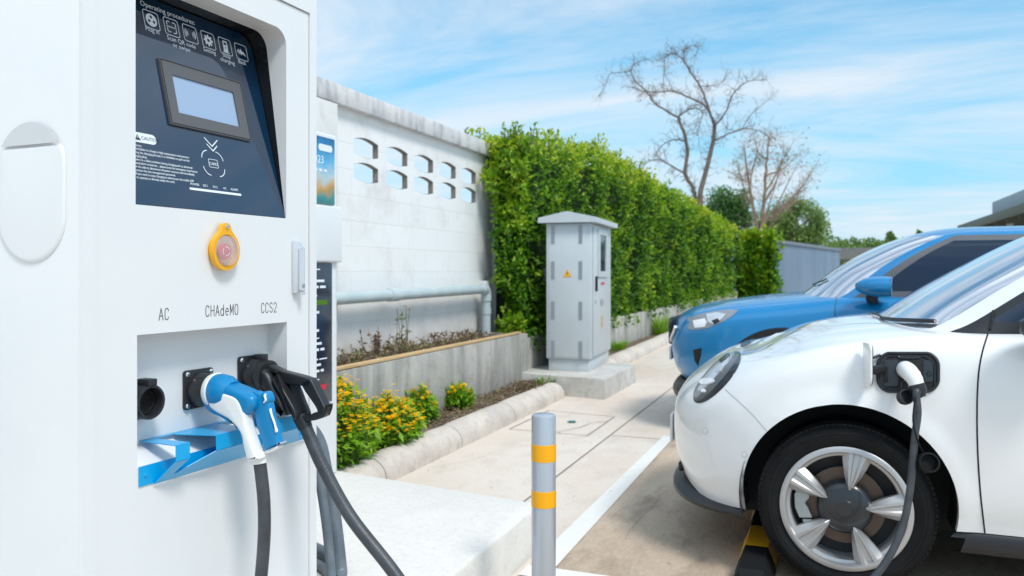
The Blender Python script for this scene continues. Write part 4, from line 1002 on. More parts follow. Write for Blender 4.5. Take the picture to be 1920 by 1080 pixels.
def car(name, label, X0, YC, rows, L, grows, paint, wheelc, arch, wheel_r, clad_rows, opts):
    root = empty(name, (X0, YC, 0), label=label, cat='car')
    aw, zw = wheelc
    sf = Surf(rows, L); G = sf.grid()
    flare = opts.get('flare', 0)
    def tf(p):
        a, y, z = p
        if flare:
            for ac in (aw, opts['rear_a']):
                r = sqrt((a - ac) ** 2 + (z - zw) ** 2)
                if r < arch + .2 and y > .5:
                    t = 1 - clamp((r - arch - .005) / flare[1]); t = t * t * (3 - 2 * t); y += flare[0] * t
        return (a, y, z)
    G = [[tf(p) for p in row] for row in G]
    b = MB(); nr, nc = len(G), len(G[0])
    # snap grid vertices near the arch circle on to it
    P = [[Vector(p) for p in row] for row in G]
    inside = [[False] * nc for _ in range(nr)]
    for j in range(nr):
        for k in range(nc):
            a, y, z = P[j][k]
            for ac in (aw, opts['rear_a']):
                if y > .6 and sqrt((a - ac) ** 2 + (z - zw) ** 2) < arch: inside[j][k] = ac
    for j in range(nr):
        for k in range(nc):
            if not inside[j][k]: continue
            nb = [(j + dj, k + dk) for dj in (-1, 0, 1) for dk in (-1, 0, 1) if 0 <= j + dj < nr and 0 <= k + dk < nc]
            if any(not inside[jj][kk] for jj, kk in nb):
                ac = inside[j][k]; v = P[j][k]; d = Vector((v.x - ac, 0, v.z - zw)); l = d.length
                if l > 1e-6: d = d * (arch / l); 
                jj, kk = min((q_ for q_ in nb if not inside[q_[0]][q_[1]]), key=lambda q_: (P[q_[0]][q_[1]] - v).length)
                P[j][k] = Vector((ac + d.x, v.y, zw + d.z)); inside[j][k] = 'edge'
    for side in (-1, 1):
        V = [[None] * nc for _ in range(nr)]
        for j in range(nr):
            for k in range(nc):
                if inside[j][k] in (False, 'edge'):
                    v = P[j][k]; V[j][k] = b.bm.verts.new((v.x, side * v.y, v.z))
        for j in range(nr - 1):
            for k in range(nc - 1):
                q_ = [V[j][k], V[j][k + 1], V[j + 1][k + 1], V[j + 1][k]]
                if all(q_): 
                    idx = [inside[j][k], inside[j][k + 1], inside[j + 1][k + 1], inside[j + 1][k]]
                    if all(i == 'edge' for i in idx): continue
                    b.bm.faces.new(q_)
    bmesh.ops.remove_doubles(b.bm, verts=b.bm.verts[:], dist=.0004)
    bmesh.ops.dissolve_degenerate(b.bm, dist=.0003, edges=b.bm.edges[:])
    # turn the arch lip inwards
    lip = []
    for e in b.bm.edges:
        if len(e.link_faces) == 1:
            m_ = (e.verts[0].co + e.verts[1].co) / 2
            for ac in (aw, opts['rear_a']):
                if abs(m_.y) > .6 and abs(sqrt((m_.x - ac) ** 2 + (m_.z - zw) ** 2) - arch) < .02: lip.append(e)
    ex = bmesh.ops.extrude_edge_only(b.bm, edges=lip)
    for v in ex['geom']:
        if isinstance(v, bmesh.types.BMVert):
            v.co.y -= .035 * (1 if v.co.y > 0 else -1)
    bmesh.ops.recalc_face_normals(b.bm, faces=b.bm.faces[:])
    bvh = BVHTree.FromBMesh(b.bm)
    body = b.build('body', paint, root, smooth=50, recalc=False)
    # cladding
    if clad_rows:
        cs = Surf(clad_rows, L, NT=(40, 60, 16), sub=4); CG = cs.grid(); b = MB()
        for side in (-1, 1):
            V = [[b.bm.verts.new((a, side * y, z)) for a, y, z in row] for row in CG]
            for j in range(len(V) - 1):
                for k in range(len(V[0]) - 1):
                    cx = sum(v.co.x for v in (V[j][k], V[j][k + 1])) / 2; cy = abs(V[j][k].co.y)
                    if cy > .6 and (abs(cx - aw) < arch or abs(cx - opts['rear_a']) < arch): continue
                    b.bm.faces.new([V[j][k], V[j][k + 1], V[j + 1][k + 1], V[j + 1][k]])
        b.build('lower_cladding', 'black_plastic', root, smooth=50, doubles=.0004)
    b = MB(); zb = opts['floor']; b.box(.38, L - .35, -.58, .58, zb, zb + .05); b.box(.34, L - .3, -.56, .56, zb + .06, zw + .12)
    b.box(.34, aw - arch - .0, -.66, .66, zb + .03, zb + .12); b.box(aw + arch + .02, opts['rear_a'] - arch - .02, -.84, .84, zb + .03, zb + .12)
    b.build('underbody', 'black_matte', root, smooth=0)
    for ac in (aw, opts['rear_a']):
        for side in (-1, 1):
            b = MB(); n = 28; rings = []
            for dy in (.875, .60):
                rings.append([Vector((ac + (arch + .012) * cos(pi * 1.16 * k / n - .25), side * dy, zw + (arch + .012) * sin(pi * 1.16 * k / n - .25))) for k in range(n + 1)])
            b.rings(rings, closed=False); 
            b.face([(v.x, v.y, v.z) for v in rings[1]])
            b.build('wheel_well', 'black_matte', root, smooth=40, recalc=False)
    # greenhouse
    NTg = (30, 60, 16); gs = Surf(grows, L, NT=NTg, sub=6, rear_lc=.35); GG = gs.grid()
    parts = {}
    kw = opts['wind_col']; ks = opts['side_col']; j0, j1 = opts['glass_rows']
    nsub = len(GG) - 1; tot = NTg[0] + NTg[1] + NTg[2]
    bp = opts['bpillar']
    for side in (-1, 1):
        for j in range(nsub):
            for k in range(tot):
                quad = [GG[j][k], GG[j][k + 1], GG[j + 1][k + 1], GG[j + 1][k]]
                if j < j1w(j1, k, kw) and k < kw: nm = 'windscreen' if j >= 0 else 'x'
                elif j < j1 and ks <= k < tot - 12:
                    a_ = (quad[0][0] + quad[1][0]) / 2
                    if j < j0 or k < ks + 2 or j >= j1 - opts.get('frame_top', 1): nm = 'window_trim'
                    elif bp[0] < a_ < bp[1] : nm = 'window_trim'
                    else: nm = 'side_window'
                elif j < j1 and k >= tot - 8: nm = 'rear_window'
                else: nm = 'roof'
                key = (nm, side if nm in ('side_window', 'window_trim') else 0)
                parts.setdefault(key, MB()).face([(a, side * y, z) for a, y, z in quad])
    gb = bmesh.new()
    mm = dict(windscreen='glass_wind', window_trim=opts.get('trim_mat', 'black_plastic'), side_window='glass_dark', rear_window='glass_dark', roof=paint)
    for (nm, sd), mb in parts.items():
        bmesh.ops.remove_doubles(mb.bm, verts=mb.bm.verts[:], dist=.0004)
        tmp = bpy.data.meshes.new('t'); mb.bm.to_mesh(tmp); gb.from_mesh(tmp); bpy.data.meshes.remove(tmp)
        mb.build(nm, mm[nm], root, smooth=60)
    gbvh = BVHTree.FromBMesh(gb); gb.free()
    return root, bvh, gbvh
def j1w(j1, k, kw): return j1
def wheel(parent, a, y, z, R_, rim_r, paint, side=-1, a0=6, det=True, kind=0):
    w = bpy.data.objects.new('wheel', None); C.objects.link(w); w.parent = parent; w.location = (a, y, z); w.empty_display_size = .1
    if side > 0: w.rotation_euler = (0, 0, pi)
    tw = .10
    b = MB()
    prof = [(rim_r - .004, .012), (rim_r + .010, .004), (rim_r + .033, -.004), (rim_r + .035, -.0025), (rim_r + .037, -.004), (R_ - .042, -.003), (R_ - .040, -.0005), (R_ - .037, -.002), (R_ - .022, .010), (R_ - .008, .026), (R_ - .001, .045), (R_, .10), (R_, .15), (R_ - .004, .19), (R_ - .03, .215), (rim_r, .205), (rim_r - .01, .12)]
    b.lathe([(r, -h) for r, h in prof], (0, 0, 0), 'Y', 96, closed=True)
    # shoulder blocks and tread
    for k in range(96):
        an = 2 * pi * k / 96; c_, s_ = cos(an), sin(an)
        for h0, h1, rr_ in ((.024, .055, R_ - .0015), (.065, .185, R_ + .002)):
            m_ = frame_m((0, 0, 0), (c_, 0, s_), (0, 1, 0), (-s_, 0, c_))
            b.box(rr_ - .012, rr_, h0, h1, -.0085, .0085, mtx=m_)
    b.build('tyre', 'rubber', w, smooth=45)
    b = MB(); b.lathe([(rim_r + .004, .006), (rim_r + .004, .0), (rim_r - .004, -.006), (rim_r - .016, -.006), (rim_r - .021, .003), (rim_r - .023, .014), (rim_r - .033, .018), (rim_r - .037, .030), (rim_r - .036, .19), (rim_r - .02, .2), (rim_r + .004, .19)][::1], (0, 0, 0), 'Y', 80, cap=False)
    bmf = b.build('rim', 'alloy' if det else 'alloy', w, smooth=40)
    for v in bmf.data.vertices: pass
    bmf.data.transform(Matrix.Scale(-1, 4, (0, 1, 0)))
    b = MB(); b.lathe([(rim_r - .034, -.10), (rim_r - .06, -.125), (.0001, -.125)], (0, 0, 0), 'Y', 48); b.build('barrel', 'alloy_dark', w)
    b = MB(); b.lathe([(.148, -.070), (.148, -.062), (.09, -.062), (.09, -.060), (.0001, -.058)], (0, 0, 0), 'Y', 56); b.build('brake_disc', 'disc', w, smooth=40)
    for i in range(5):
        an = radians(a0 + 72 * i); c_, s_ = cos(an), sin(an); m_ = frame_m((0, 0, 0), (c_, 0, s_), (-s_, 0, c_), (0, -1, 0))
        rings = []
        for (r, wd, top, base) in ((.074, .010, .002, -.03), (.090, .028, .012, -.035), (.13, .062, .013, -.035), (.17, .088, .008, -.035), (rim_r - .008, .118, -.001, -.03)):
            sec = [(-wd * .5, base), (-wd * .5, top - .020), (-wd * .27, top - .001), (-wd * .15, top), (-wd * .08, top - .006 * min(1, wd / .03)), (wd * .08, top - .006 * min(1, wd / .03)), (wd * .15, top), (wd * .27, top - .001), (wd * .5, top - .020), (wd * .5, base)]
            rings.append([m_ @ Vector((r, u_, h_)) for u_, h_ in sec])
        b = MB(); b.rings(rings); b.build('spoke', 'alloy', w, smooth=24)
    b = MB(); b.lathe([(.100, -.05), (.102, -.030), (.096, -.016), (.080, -.004), (.050, .004), (.0335, .006), (.032, .0075), (.029, .008), (.0285, .006), (.0001, .0065)], (0, 0, 0), 'Y', 56); b.build('hub_cap', 'hub', w, smooth=35)
    if det:
        b = MB(); m_ = frame_m((0, 0, 0), (-1, 0, 0), (0, 0, 1), (0, -1, 0))
        b.prism([(.118, -.055), (.165, -.060), (.182, -.02), (.184, .03), (.165, .065), (.125, .055), (.130, .02), (.145, .0), (.132, -.02)], m_ @ Matrix.Translation((0, 0, -.058)), .03, .003)
        b.prism([(.115, -.085), (.150, -.082), (.155, -.066), (.12, -.064)], m_ @ Matrix.Translation((0, 0, -.058)), .022, .003); b.build('brake_caliper', 'caliper', w)
    return w

def zk(*v): return list(v)
# ---- white hatchback
WR = [(.085, .872, 2.5, .70, .10, zk((0, .325), (.13, .300), (.27, .258), (.42, .268), (.6, .285), (4, .285))),
      (.052, .900, 2.5, .70, .05, zk((0, .42), (.5, .40), (4, .40))),
      (.045, .912, 2.5, .70, .02, zk((0, .52), (4, .53))),
      (.055, .914, 2.5, .70, .0, zk((0, .610), (.8, .66), (4, .68))),
      (.090, .906, 2.5, .69, .0, zk((0, .675), (.4, .725), (.8, .79), (1.3, .82), (4, .85))),
      (.145, .888, 2.4, .66, .02, zk((0, .725), (.35, .785), (.8, .885), (1.25, .925), (4, .96))),
      (.210, .845, 2.3, .62, .06, zk((0, .765), (.4, .838), (.8, .942), (1.2, .985), (4, 1.02))),
      (.275, .760, 2.25, .60, .12, zk((0, .800), (.45, .868), (.8, .962), (1.2, 1.010), (4, 1.04))),
      (.36, .600, 2.2, .56, .22, zk((0, .835), (.36, .845), (.55, .915), (.8, .985), (1.2, 1.025), (4, 1.05))),
      (.44, .330, 2.2, .50, .35, zk((0, .885), (.44, .89), (.65, .968), (.9, 1.015), (1.2, 1.04), (4, 1.05))),
      (.52, .0, 2.2, .45, .5, zk((0, .930), (.52, .930), (.7, .992), (.9, 1.025), (1.2, 1.045), (4, 1.05)))]
WC = [(.20, .80, 2.6, .60, .2, zk((0, .205), (.45, .225), (.9, .20), (4, .20))), (.062, .858, 2.6, .66, .1, zk((0, .210), (.45, .230), (.9, .205), (4, .205))), (.042, .878, 2.6, .68, .08, zk((0, .235), (.45, .248), (.9, .235), (4, .235))),
      (.060, .876, 2.6, .68, .08, zk((0, .262), (.3, .250), (.45, .262), (.9, .270), (4, .270))), (.12, .862, 2.6, .68, .10, zk((0, .31), (.3, .270), (.5, .275), (.9, .292), (4, .292)))]
WG = [(.93, .800, 2.6, .42, .25, zk((0, 1.005), (4, 1.01))),
      (1.02, .790, 2.6, .42, .35, zk((0, 1.065), (1.45, 1.05), (4, 1.07))),
      (1.23, .760, 2.6, .42, .55, zk((0, 1.190), (4, 1.20))),
      (1.50, .715, 2.6, .40, .78, zk((0, 1.345), (4, 1.35))),
      (1.75, .660, 2.6, .40, .95, zk((0, 1.465), (4, 1.46))),
      (1.98, .560, 2.6, .36, 1.1, zk((0, 1.535), (4, 1.52))),
      (2.14, .300, 2.4, .25, 1.25, zk((0, 1.570), (4, 1.56))),
      (2.22, .0, 2.4, .20, 1.35, zk((0, 1.580), (4, 1.57)))]
WX, WY = -.74, 4.20
wcar, wb, wg = car('parked_car', 'white hatchback parked nose in with its charging flap open on the front wing', WX, WY, WR, 4.25, WG, 'paint_white', (.815, .352), .382, .326, WC,
                   dict(rear_a=3.46, floor=.20, flare=(.012, .075), wind_col=20, side_col=24, glass_rows=(6, 26), bpillar=(2.35, 2.47), trim_mat='black_plastic'))
wheel(wcar, .815, -.884, .328, .323, .234, 'w', -1); wheel(wcar, .815, .884, .328, .323, .234, 'w', 1, det=False)
wheel(wcar, 3.46, -.884, .328, .323, .234, 'w', -1, det=False); wheel(wcar, 3.46, .884, .328, .323, .234, 'w', 1, det=False)

# ---- blue SUV
BR = [(.10, .885, 2.6, .70, .1, zk((0, .36), (4, .37))),
      (.03, .910, 2.6, .70, .05, zk((0, .46), (4, .48))),
      (.00, .920, 2.6, .70, .0, zk((0, .58), (4, .60))),
      (-.01, .922, 2.6, .70, .0, zk((0, .69), (4, .72))),
      (.02, .916, 2.7, .68, .0, zk((0, .775), (.5, .82), (.92, .85), (4, .89))),
      (.045, .895, 2.7, .68, .02, zk((0, .835), (.4, .885), (.92, .935), (1.4, .975), (4, 1.01))),
      (.075, .835, 2.7, .66, .06, zk((0, .870), (.4, .935), (.92, .995), (1.4, 1.045), (4, 1.07))),
      (.11, .720, 2.6, .62, .12, zk((0, .890), (.4, .965), (.92, 1.025), (1.4, 1.065), (4, 1.08))),
      (.15, .520, 2.5, .58, .22, zk((0, .900), (.4, .980), (.92, 1.045), (1.4, 1.080), (4, 1.09))),
      (.20, .270, 2.4, .50, .35, zk((0, .910), (.4, .992), (.92, 1.058), (1.4, 1.090), (4, 1.09))),
      (.25, .0, 2.4, .45, .5, zk((0, .920), (.25, .935), (.5, 1.01), (.92, 1.065), (1.4, 1.095), (4, 1.10)))]
BC = [(.16, .82, 2.6, .60, .2, zk((0, .20), (4, .25))), (.04, .88, 2.6, .68, .1, zk((0, .215), (4, .26))), (.0, .905, 2.6, .70, .08, zk((0, .28), (4, .31))), (.03, .915, 2.6, .70, .08, zk((0, .345), (4, .36))), (.07, .905, 2.6, .70, .08, zk((0, .375), (4, .38)))]
BG = [(.98, .815, 2.6, .45, .15, zk((0, 1.04), (4, 1.03))),
      (1.08, .805, 2.6, .45, .22, zk((0, 1.130), (1.4, 1.10), (4, 1.12))),
      (1.26, .780, 2.6, .45, .36, zk((0, 1.255), (4, 1.25))),
      (1.46, .745, 2.6, .42, .50, zk((0, 1.375), (4, 1.37))),
      (1.66, .700, 2.6, .40, .62, zk((0, 1.465), (4, 1.47))),
      (1.86, .610, 2.6, .34, .75, zk((0, 1.520), (4, 1.54))),
      (2.02, .350, 2.4, .25, .95, zk((0, 1.548), (4, 1.575))),
      (2.12, .0, 2.4, .20, 1.1, zk((0, 1.560), (4, 1.585)))]
BX, BY = -1.19, 7.0
bcar, bb_, bg = car('parked_car', 'metallic blue sport utility car parked behind the white hatchback', BX, BY, BR, 4.55, BG, 'paint_blue', (.92, .36), .43, .36, BC,
                    dict(rear_a=3.62, floor=.26, flare=(.006, .06), wind_col=25, side_col=28, glass_rows=(6, 26), bpillar=(2.42, 2.56), trim_mat='visor', frame_top=3))
for a_, s_ in ((.92, -1), (.92, 1), (3.62, -1), (3.62, 1)): wheel(bcar, a_, s_ * .895, .36, .36, .235, 'b', s_, det=False)
for ac in (.92, 3.62):
    for side in (-1, 1):
        rings = []
        for k in range(33):
            an = -.20 + (pi + .40) * k / 32
            rings.append([Vector((ac + r * cos(an), side * y, .36 + r * sin(an))) for r, y in ((.425, .905), (.425, .936), (.47, .938), (.482, .900))])
        b = MB(); b.rings(rings); b.build('arch_cladding', 'black_plastic', bcar, smooth=50)

# ---- things laid on the cars' surfaces, measured from the photograph
class OnCar:
    def __init__(s, root, X0, YC, bvh): s.root, s.o, s.bvh = root, Vector((X0, YC, 0)), bvh
    def hit(s, px, py, off=0):
        d = ray(px, py).normalized(); r = s.bvh.ray_cast(CAM - s.o, d)
        if r[0] is None: return None
        n = r[1]; n = n if n.dot(d) < 0 else -n
        return r[0] + n * off, n
    def poly(s, pts, off): 
        out = []
        for q_ in pts:
            h = s.hit(*q_, off)
            if h: out.append(h[0])
        return out
    def patch(s, name, m, outline, off=.003, parent=None, rings=5, thick=.0, mirror=False, dome=0):
        """fan of shrinking copies of the outline, dropped on to the surface"""
        cx = sum(p[0] for p in outline) / len(outline); cy = sum(p[1] for p in outline) / len(outline)
        b = MB(); R_ = []; first = None
        for i in range(rings):
            f = 1 - i / rings; R_.append([s.hit(cx + (x - cx) * f, cy + (y - cy) * f, off + dome * (1 - f * f)) for x, y in outline])
        cen = s.hit(cx, cy, off + dome)
        if cen is None or any(h is None for r in R_ for h in r): print('PATCH MISS', name); return None
        for sd in ((-1, 1) if mirror else (1,)):
            b = MB()
            def q(v): return Vector((v.x, v.y * sd, v.z))
            V = [[b.bm.verts.new(q(h[0])) for h in r] for r in R_]
            n = len(outline)
            for r0, r1 in zip(V, V[1:]):
                for i in range(n): b.bm.faces.new((r0[i], r0[(i + 1) % n], r1[(i + 1) % n], r1[i]))
            c_ = b.bm.verts.new(q(cen[0]))
            for i in range(n): b.bm.faces.new((V[-1][i], V[-1][(i + 1) % n], c_))
            # skirt down to the body
            sk = [b.bm.verts.new(q(h[0] - h[1] * (off + .006))) for h in R_[0]]
            for i in range(n): b.bm.faces.new((sk[i], sk[(i + 1) % n], V[0][(i + 1) % n], V[0][i]))
            first = b.build(name, m, parent or s.root, smooth=50)
        return first
    def line(s, name, m, pts, r=.0022, off=0, n=6, parent=None, closed=False, sides=6):
        P = [Vector((x, y, 0)) for x, y in pts]; P = smooth_path(P, n); Q = []
        for q_ in P:
            h = s.hit(q_.x, q_.y, off)
            if h: Q.append(h[0])
        if len(Q) < 2: print('LINE MISS', name); return None
        b = MB(); b.tube(Q, r, sides); return b.build(name, m, parent or s.root, smooth=60)
def ell(cx, cy, a, b_, ang, n=36):
    c_, s_ = cos(radians(ang)), sin(radians(ang)); return [(cx + a * cos(2 * pi * k / n) * c_ - b_ * sin(2 * pi * k / n) * s_, cy + a * cos(2 * pi * k / n) * s_ + b_ * sin(2 * pi * k / n) * c_) for k in range(n)]
ow = OnCar(wcar, WX, WY, wb); og = OnCar(wcar, WX, WY, wg)
hl = ow.patch('headlight', 'black_gloss', ell(1345.5, 708, 62, 20.5, -48), .004, mirror=True, dome=.010)
if hl:
    ow.patch('bezel', 'lamp_grey', ell(1340, 704.5, 55, 14.5, -48.5), .0065, hl, dome=.011)
    ow.patch('reflector', 'lamp_metal', ell(1340.5, 703.5, 48, 10.8, -48.5), .0085, hl, dome=.012)
    ow.patch('lamp_dark', 'black_gloss', [(1352, 682), (1360, 675), (1368, 669), (1371, 670), (1363, 680), (1356, 687)], .021, hl)
    ow.patch('lamp_projector', 'lamp_white', ell(1330, 719, 14, 5.5, -8, 20), .0190, hl)
    ow.patch('lamp_projector', 'lamp_metal', ell(1351, 696, 8.5, 5.5, -40, 20), .0200, hl)
    ow.patch('lamp_lens', 'lens', ell(1343, 707, 58.5, 17, -48.3), .0062, hl, dome=.0185)
    ow.patch('indicator_lamp', 'lamp_white', ell(1324, 736, 3.5, 2.5, -30, 12), .020, hl)
ow.line('bumper_seam', 'vent', [(1360, 730), (1390, 757), (1412, 778), (1438, 808)], .0016)
ow.line('door_seam', 'black_matte', [(1853, 624), (1842, 660), (1835, 700), (1832, 760), (1833, 840), (1838, 920), (1845, 985), (1847, 1001)], .0030)
ow.line('bonnet_seam', 'vent', [(1404, 668), (1450, 642), (1500, 626), (1560, 612), (1620, 606), (1680, 608)], .0014)
for x, y in ((1323, 808), (1396, 852)):
    ow.patch('parking_sensor', 'white_plastic', ell(x, y, 4.6, 5.2, 0, 16), .0015); ow.line('sensor_ring', 'vent', ell(x, y, 4.6, 5.2, 0, 12) + [ell(x, y, 4.6, 5.2, 0, 12)[0]], .0009, .001, 2)
b = MB(); b.box(.036, .048, -.26, .26, .40, .54, .004); b.build('number_plate', 'white_metal', wcar)
b = MB(); b.box(.095, .120, -.38, .38, .29, .335, .01); b.build('lower_grille', 'black_plastic', wcar)
ow.patch('fog_grille', 'black_matte', [(1283, 893), (1300, 908), (1322, 928), (1312, 930), (1292, 918), (1280, 903)], .006) 
# charge port
pout = [(1644 + (x) * 117, 661 + (1 - y) * 75) for x, y in [(px_, py_) for px_, py_ in rrect(0, 1, 0, 1, .0)]]
def rr_px(x0, x1, y0, y1, r, n=6): return rrect(x0, x1, y0, y1, r, n)
pt = ow.patch('charge_port', 'black_plastic', rr_px(1645, 1760, 662, 735, 25), .004)
if pt:
    ow.line('port_rim', 'black_plastic', rr_px(1646, 1759, 663, 734, 24) + [rr_px(1646, 1759, 663, 734, 24)[0]], .0060, .005, 2, pt, sides=8)
    ow.patch('port_cavity', 'black_matte', rr_px(1657, 1754, 669, 727, 12), .0055, pt)
    ow.patch('inner_panel', 'hub', rr_px(1658, 1684, 676, 724, 4), .008, pt); ow.patch('inner_panel', 'hub', rr_px(1731, 1749, 676, 716, 4), .008, pt)
    ow.line('port_rib', 'hub', [(1664, 670), (1684, 668), (1688, 672), (1722, 672), (1728, 668), (1745, 676), (1752, 690), (1752, 722)], .0028, .008, 3, pt)
    ow.patch('hinge_slot', 'black_matte', rr_px(1658, 1665, 688, 717, 1), .010, pt)
    ow.line('screw', 'black_gloss', ell(1742, 701, 4, 4, 0, 8), .002, .009, 2, pt)
    ow.patch('inlet', 'black_plastic', ell(1697, 694, 15, 17, 0, 24), .012, pt)
    # flap swung open towards the front
    h_t, h_b = ow.hit(1620, 655)[0], ow.hit(1622, 706)[0]
    dv = Vector((.235, -.97, 0)).normalized()
    F_ = frame_m(h_b.lerp(h_t, .5) + dv * .004, dv, (0, 0, 1), dv.cross(Vector((0, 0, 1))))
    b = MB(); b.prism(rrect(.0, .095, -.085, .080, [.040, .025, .01, .01]), F_, .009, .003); b.build('charge_flap', 'paint_white', wcar)
    b = MB(); b.prism(rrect(.004, .091, -.081, .076, [.037, .022, .01, .01]), F_ @ Matrix.Translation((0, 0, -.0035)), .0033, .001); b.build('flap_lining', 'black_plastic', wcar)
    ha = ow.hit(1660, 692, .012)[0]; hb = ow.hit(1624, 690)[0] + dv * .07
    b = MB(); b.tube([ha, hb], [(.017, .005), (.017, .005)], 8, up=(0, 0, 1)); b.build('flap_hinge', 'black_plastic', wcar)
    ha = ow.hit(1650, 667, .008)[0]; hb = ow.hit(1624, 667)[0] + dv * .08
    b = MB(); b.tube([ha.lerp(hb, k / 8) for k in range(9)], [.004, .006] * 4 + [.004], 8); b.build('flap_damper', 'black_plastic', wcar)
    # plug and cable
    ip, inn = ow.hit(1697, 694, .012); wpz = Vector((WX, WY, 0))
    vp = empty('charging_plug', tuple(ip + wpz), label='white charging plug in the white hatchback, its thin cable hanging past the front wheel', cat='charging plug')
    b = MB(); out = Vector((0, -1, 0))
    b.tube(smooth_path([Vector((0, 0, 0)), out * .03 + Vector((0, 0, .004)), out * .062 + Vector((.010, 0, -.004)), out * .082 + Vector((.022, 0, -.022)), out * .092 + Vector((.030, 0, -.046))], 5),
           [.030] * 3 + [.0315] * 7 + [.030] * 4 + [.028] * 3 + [.0262] * 4, 28); b.build('plug_body', 'white_plastic', vp, smooth=60)
    e_ = out * .092 + Vector((.030, 0, -.046)); b = MB(); b.tube([e_ + Vector((-.003, 0, .006)), e_ + Vector((.004, -.003, -.016)), e_ + Vector((.010, -.006, -.038))], [.0285, .0290, .018], 24); b.build('plug_collar', 'black_plastic', vp, smooth=40)
    b = MB(); b.lathe([(.0175, 0), (.0175, .004), (.0001, .0045)], (0, 0, 0), 'Y', 20); bpy.data.objects.remove(b.build('tmp', 'black_matte', vp))
    base = ip + wpz + e_ + Vector((.010, -.006, -.030)); Zc = base.dot(F2)
    pts_px = [(1718, 735), (1721, 775), (1715, 820), (1711, 870), (1706, 920), (1697, 970), (1682, 1015), (1660, 1055), (1632, 1090), (1590, 1130)]
    wp = [base] + [at(x, y, Zc - .010 * i - .02) for i, (x, y) in enumerate(pts_px)]
    gz_ = .02; last = wp[-1].copy(); 
    wp += [Vector((last.x - .12, last.y - .05, gz_)), Vector((last.x - .45, last.y - .25, gz_)), Vector((last.x - .6, last.y - .7, gz_))]
    cbl = MB().tube(smooth_path(wp, 8), .0125, 16).build('cable', 'cable', vp); cbl.location = -(ip + wpz)
    c1 = at(1693, 746, Zc + .03) - (ip + wpz)
    b = MB(); m_ = Matrix.Translation(c1) @ Matrix.Rotation(radians(25), 4, 'Z') @ Matrix.Rotation(radians(-20), 4, 'X')
    tmp = MB(); tmp.lathe([(.0255, 0), (.0275, .006), (.0275, .024), (.0255, .026), (.0225, .026), (.0215, .008), (.0001, .008)], (0, 0, 0), 'Y', 20); mt = bpy.data.meshes.new('t'); tmp.bm.to_mesh(mt); tmp.bm.free()
    b.mesh(mt, m_); b.tube(smooth_path([c1 + Vector((0, 0, .02)), c1 + Vector((-.005, 0, .045)), Vector((-.005, -.01, -.035))], 4), .0022, 6); prt = b.build('port_cap', 'black_plastic', wcar, smooth=45); prt.location = ip
    c2 = at(1737, 868, Zc - .05) - (ip + wpz)
    b = MB(); m_ = Matrix.Translation(c2) @ Matrix.Rotation(radians(12), 4, 'Z') @ Matrix.Rotation(radians(-15), 4, 'X') @ Matrix.Scale(1.28, 4); b.mesh(mt, m_)
    s0 = at(1716, 745, Zc - .04) - (ip + wpz); b.tube(smooth_path([s0, at(1712, 790, Zc - .06) - (ip + wpz), at(1722, 830, Zc - .06) - (ip + wpz), c2 + Vector((-.006, 0, .028))], 5), .0028, 6); b.build('plug_cap', 'rubber', vp, smooth=45)
# wiper and cowl
og.line('wiper', 'black_plastic', [(1655, 601), (1680, 604), (1705, 605), (1730, 606), (1756, 607)], .0085, .012, 4)
ow.line('wiper_arm', 'black_plastic', [(1636, 591), (1646, 594), (1657, 601)], .006, .010, 4)
# quarter glass divider and belt trim on the near side
og.line('window_seal', 'black_matte', [(1863, 583), (1860, 600), (1856, 618)], .005, .003, 4)
# mirror of white car (its inner edge just enters the frame)
def mirror(root, c, paint, sc=1, arm=True):
    b = MB(); rings = []
    n = 14
    for i in range(9):
        t = i / 8; x = (-.055 + .11 * t) * 1.9; s_ = max(.08, (1 - (1 - t) ** 2.4)) ** .5 * (1 - .10 * t)
        rings.append([Vector((x * sc, sc * .115 * s_ * (abs(cos(2 * pi * k / 20)) ** .8) * (1 if cos(2 * pi * k / 20) > 0 else -1), sc * .075 * s_ * (abs(sin(2 * pi * k / 20)) ** .8) * (1 if sin(2 * pi * k / 20) > 0 else -1))) for k in range(20)])
    b.rings(rings); o = b.build('wing_mirror', paint, root, smooth=50); o.location = c
    b = MB(); b.box(.104 * sc, .108 * sc, -.10 * sc, .10 * sc, -.062 * sc, .062 * sc, .002); b.build('mirror_glass', 'glass_wind', o)
    if arm: 
        b = MB(); b.tube(smooth_path([(0, .02 * sc, -.05 * sc), (.0, .06 * sc, -.085 * sc), (.01, .135 * sc, -.105 * sc)], 4), [(.04, .025)] * 9, 12, up=(1, 0, 0)); b.build('mirror_arm', 'black_plastic', o)
    return o
mirror(wcar, (1.475, -.985, 1.045), 'black_plastic'); mirror(wcar, (1.475, .985, 1.045), 'black_plastic')
# blue car details
ob = OnCar(bcar, BX, BY, bb_)
h2 = ob.patch('headlight', 'lamp_grey', [(1289, 597), (1310, 590), (1340, 584), (1368, 581), (1385, 583), (1372, 594), (1350, 606), (1325, 616), (1300, 619), (1291, 616)], .005, mirror=True)
if h2:
    ob.patch('reflector', 'lamp_white', [(1300, 602), (1322, 598), (1326, 604), (1322, 613), (1304, 615)], .009, h2)
    ob.patch('reflector', 'lamp_metal', [(1325, 590), (1345, 587), (1362, 590), (1352, 600), (1338, 608), (1328, 604)], .009, h2)
    ob.patch('lamp_dark', 'black_gloss', [(1335, 602), (1347, 598), (1350, 603), (1340, 608)], .011, h2)
ob.patch('fog_recess', 'black_matte', [(1300, 656), (1316, 652), (1314, 668), (1309, 686), (1303, 676)], .004)
ob.line('shut_line', 'ink_dark', [(1570, 553), (1566, 575), (1566, 600)], .003)
ob.line('bonnet_seam', 'ink_dark', [(1320, 580), (1370, 565), (1430, 557), (1500, 552), (1550, 550)], .002)
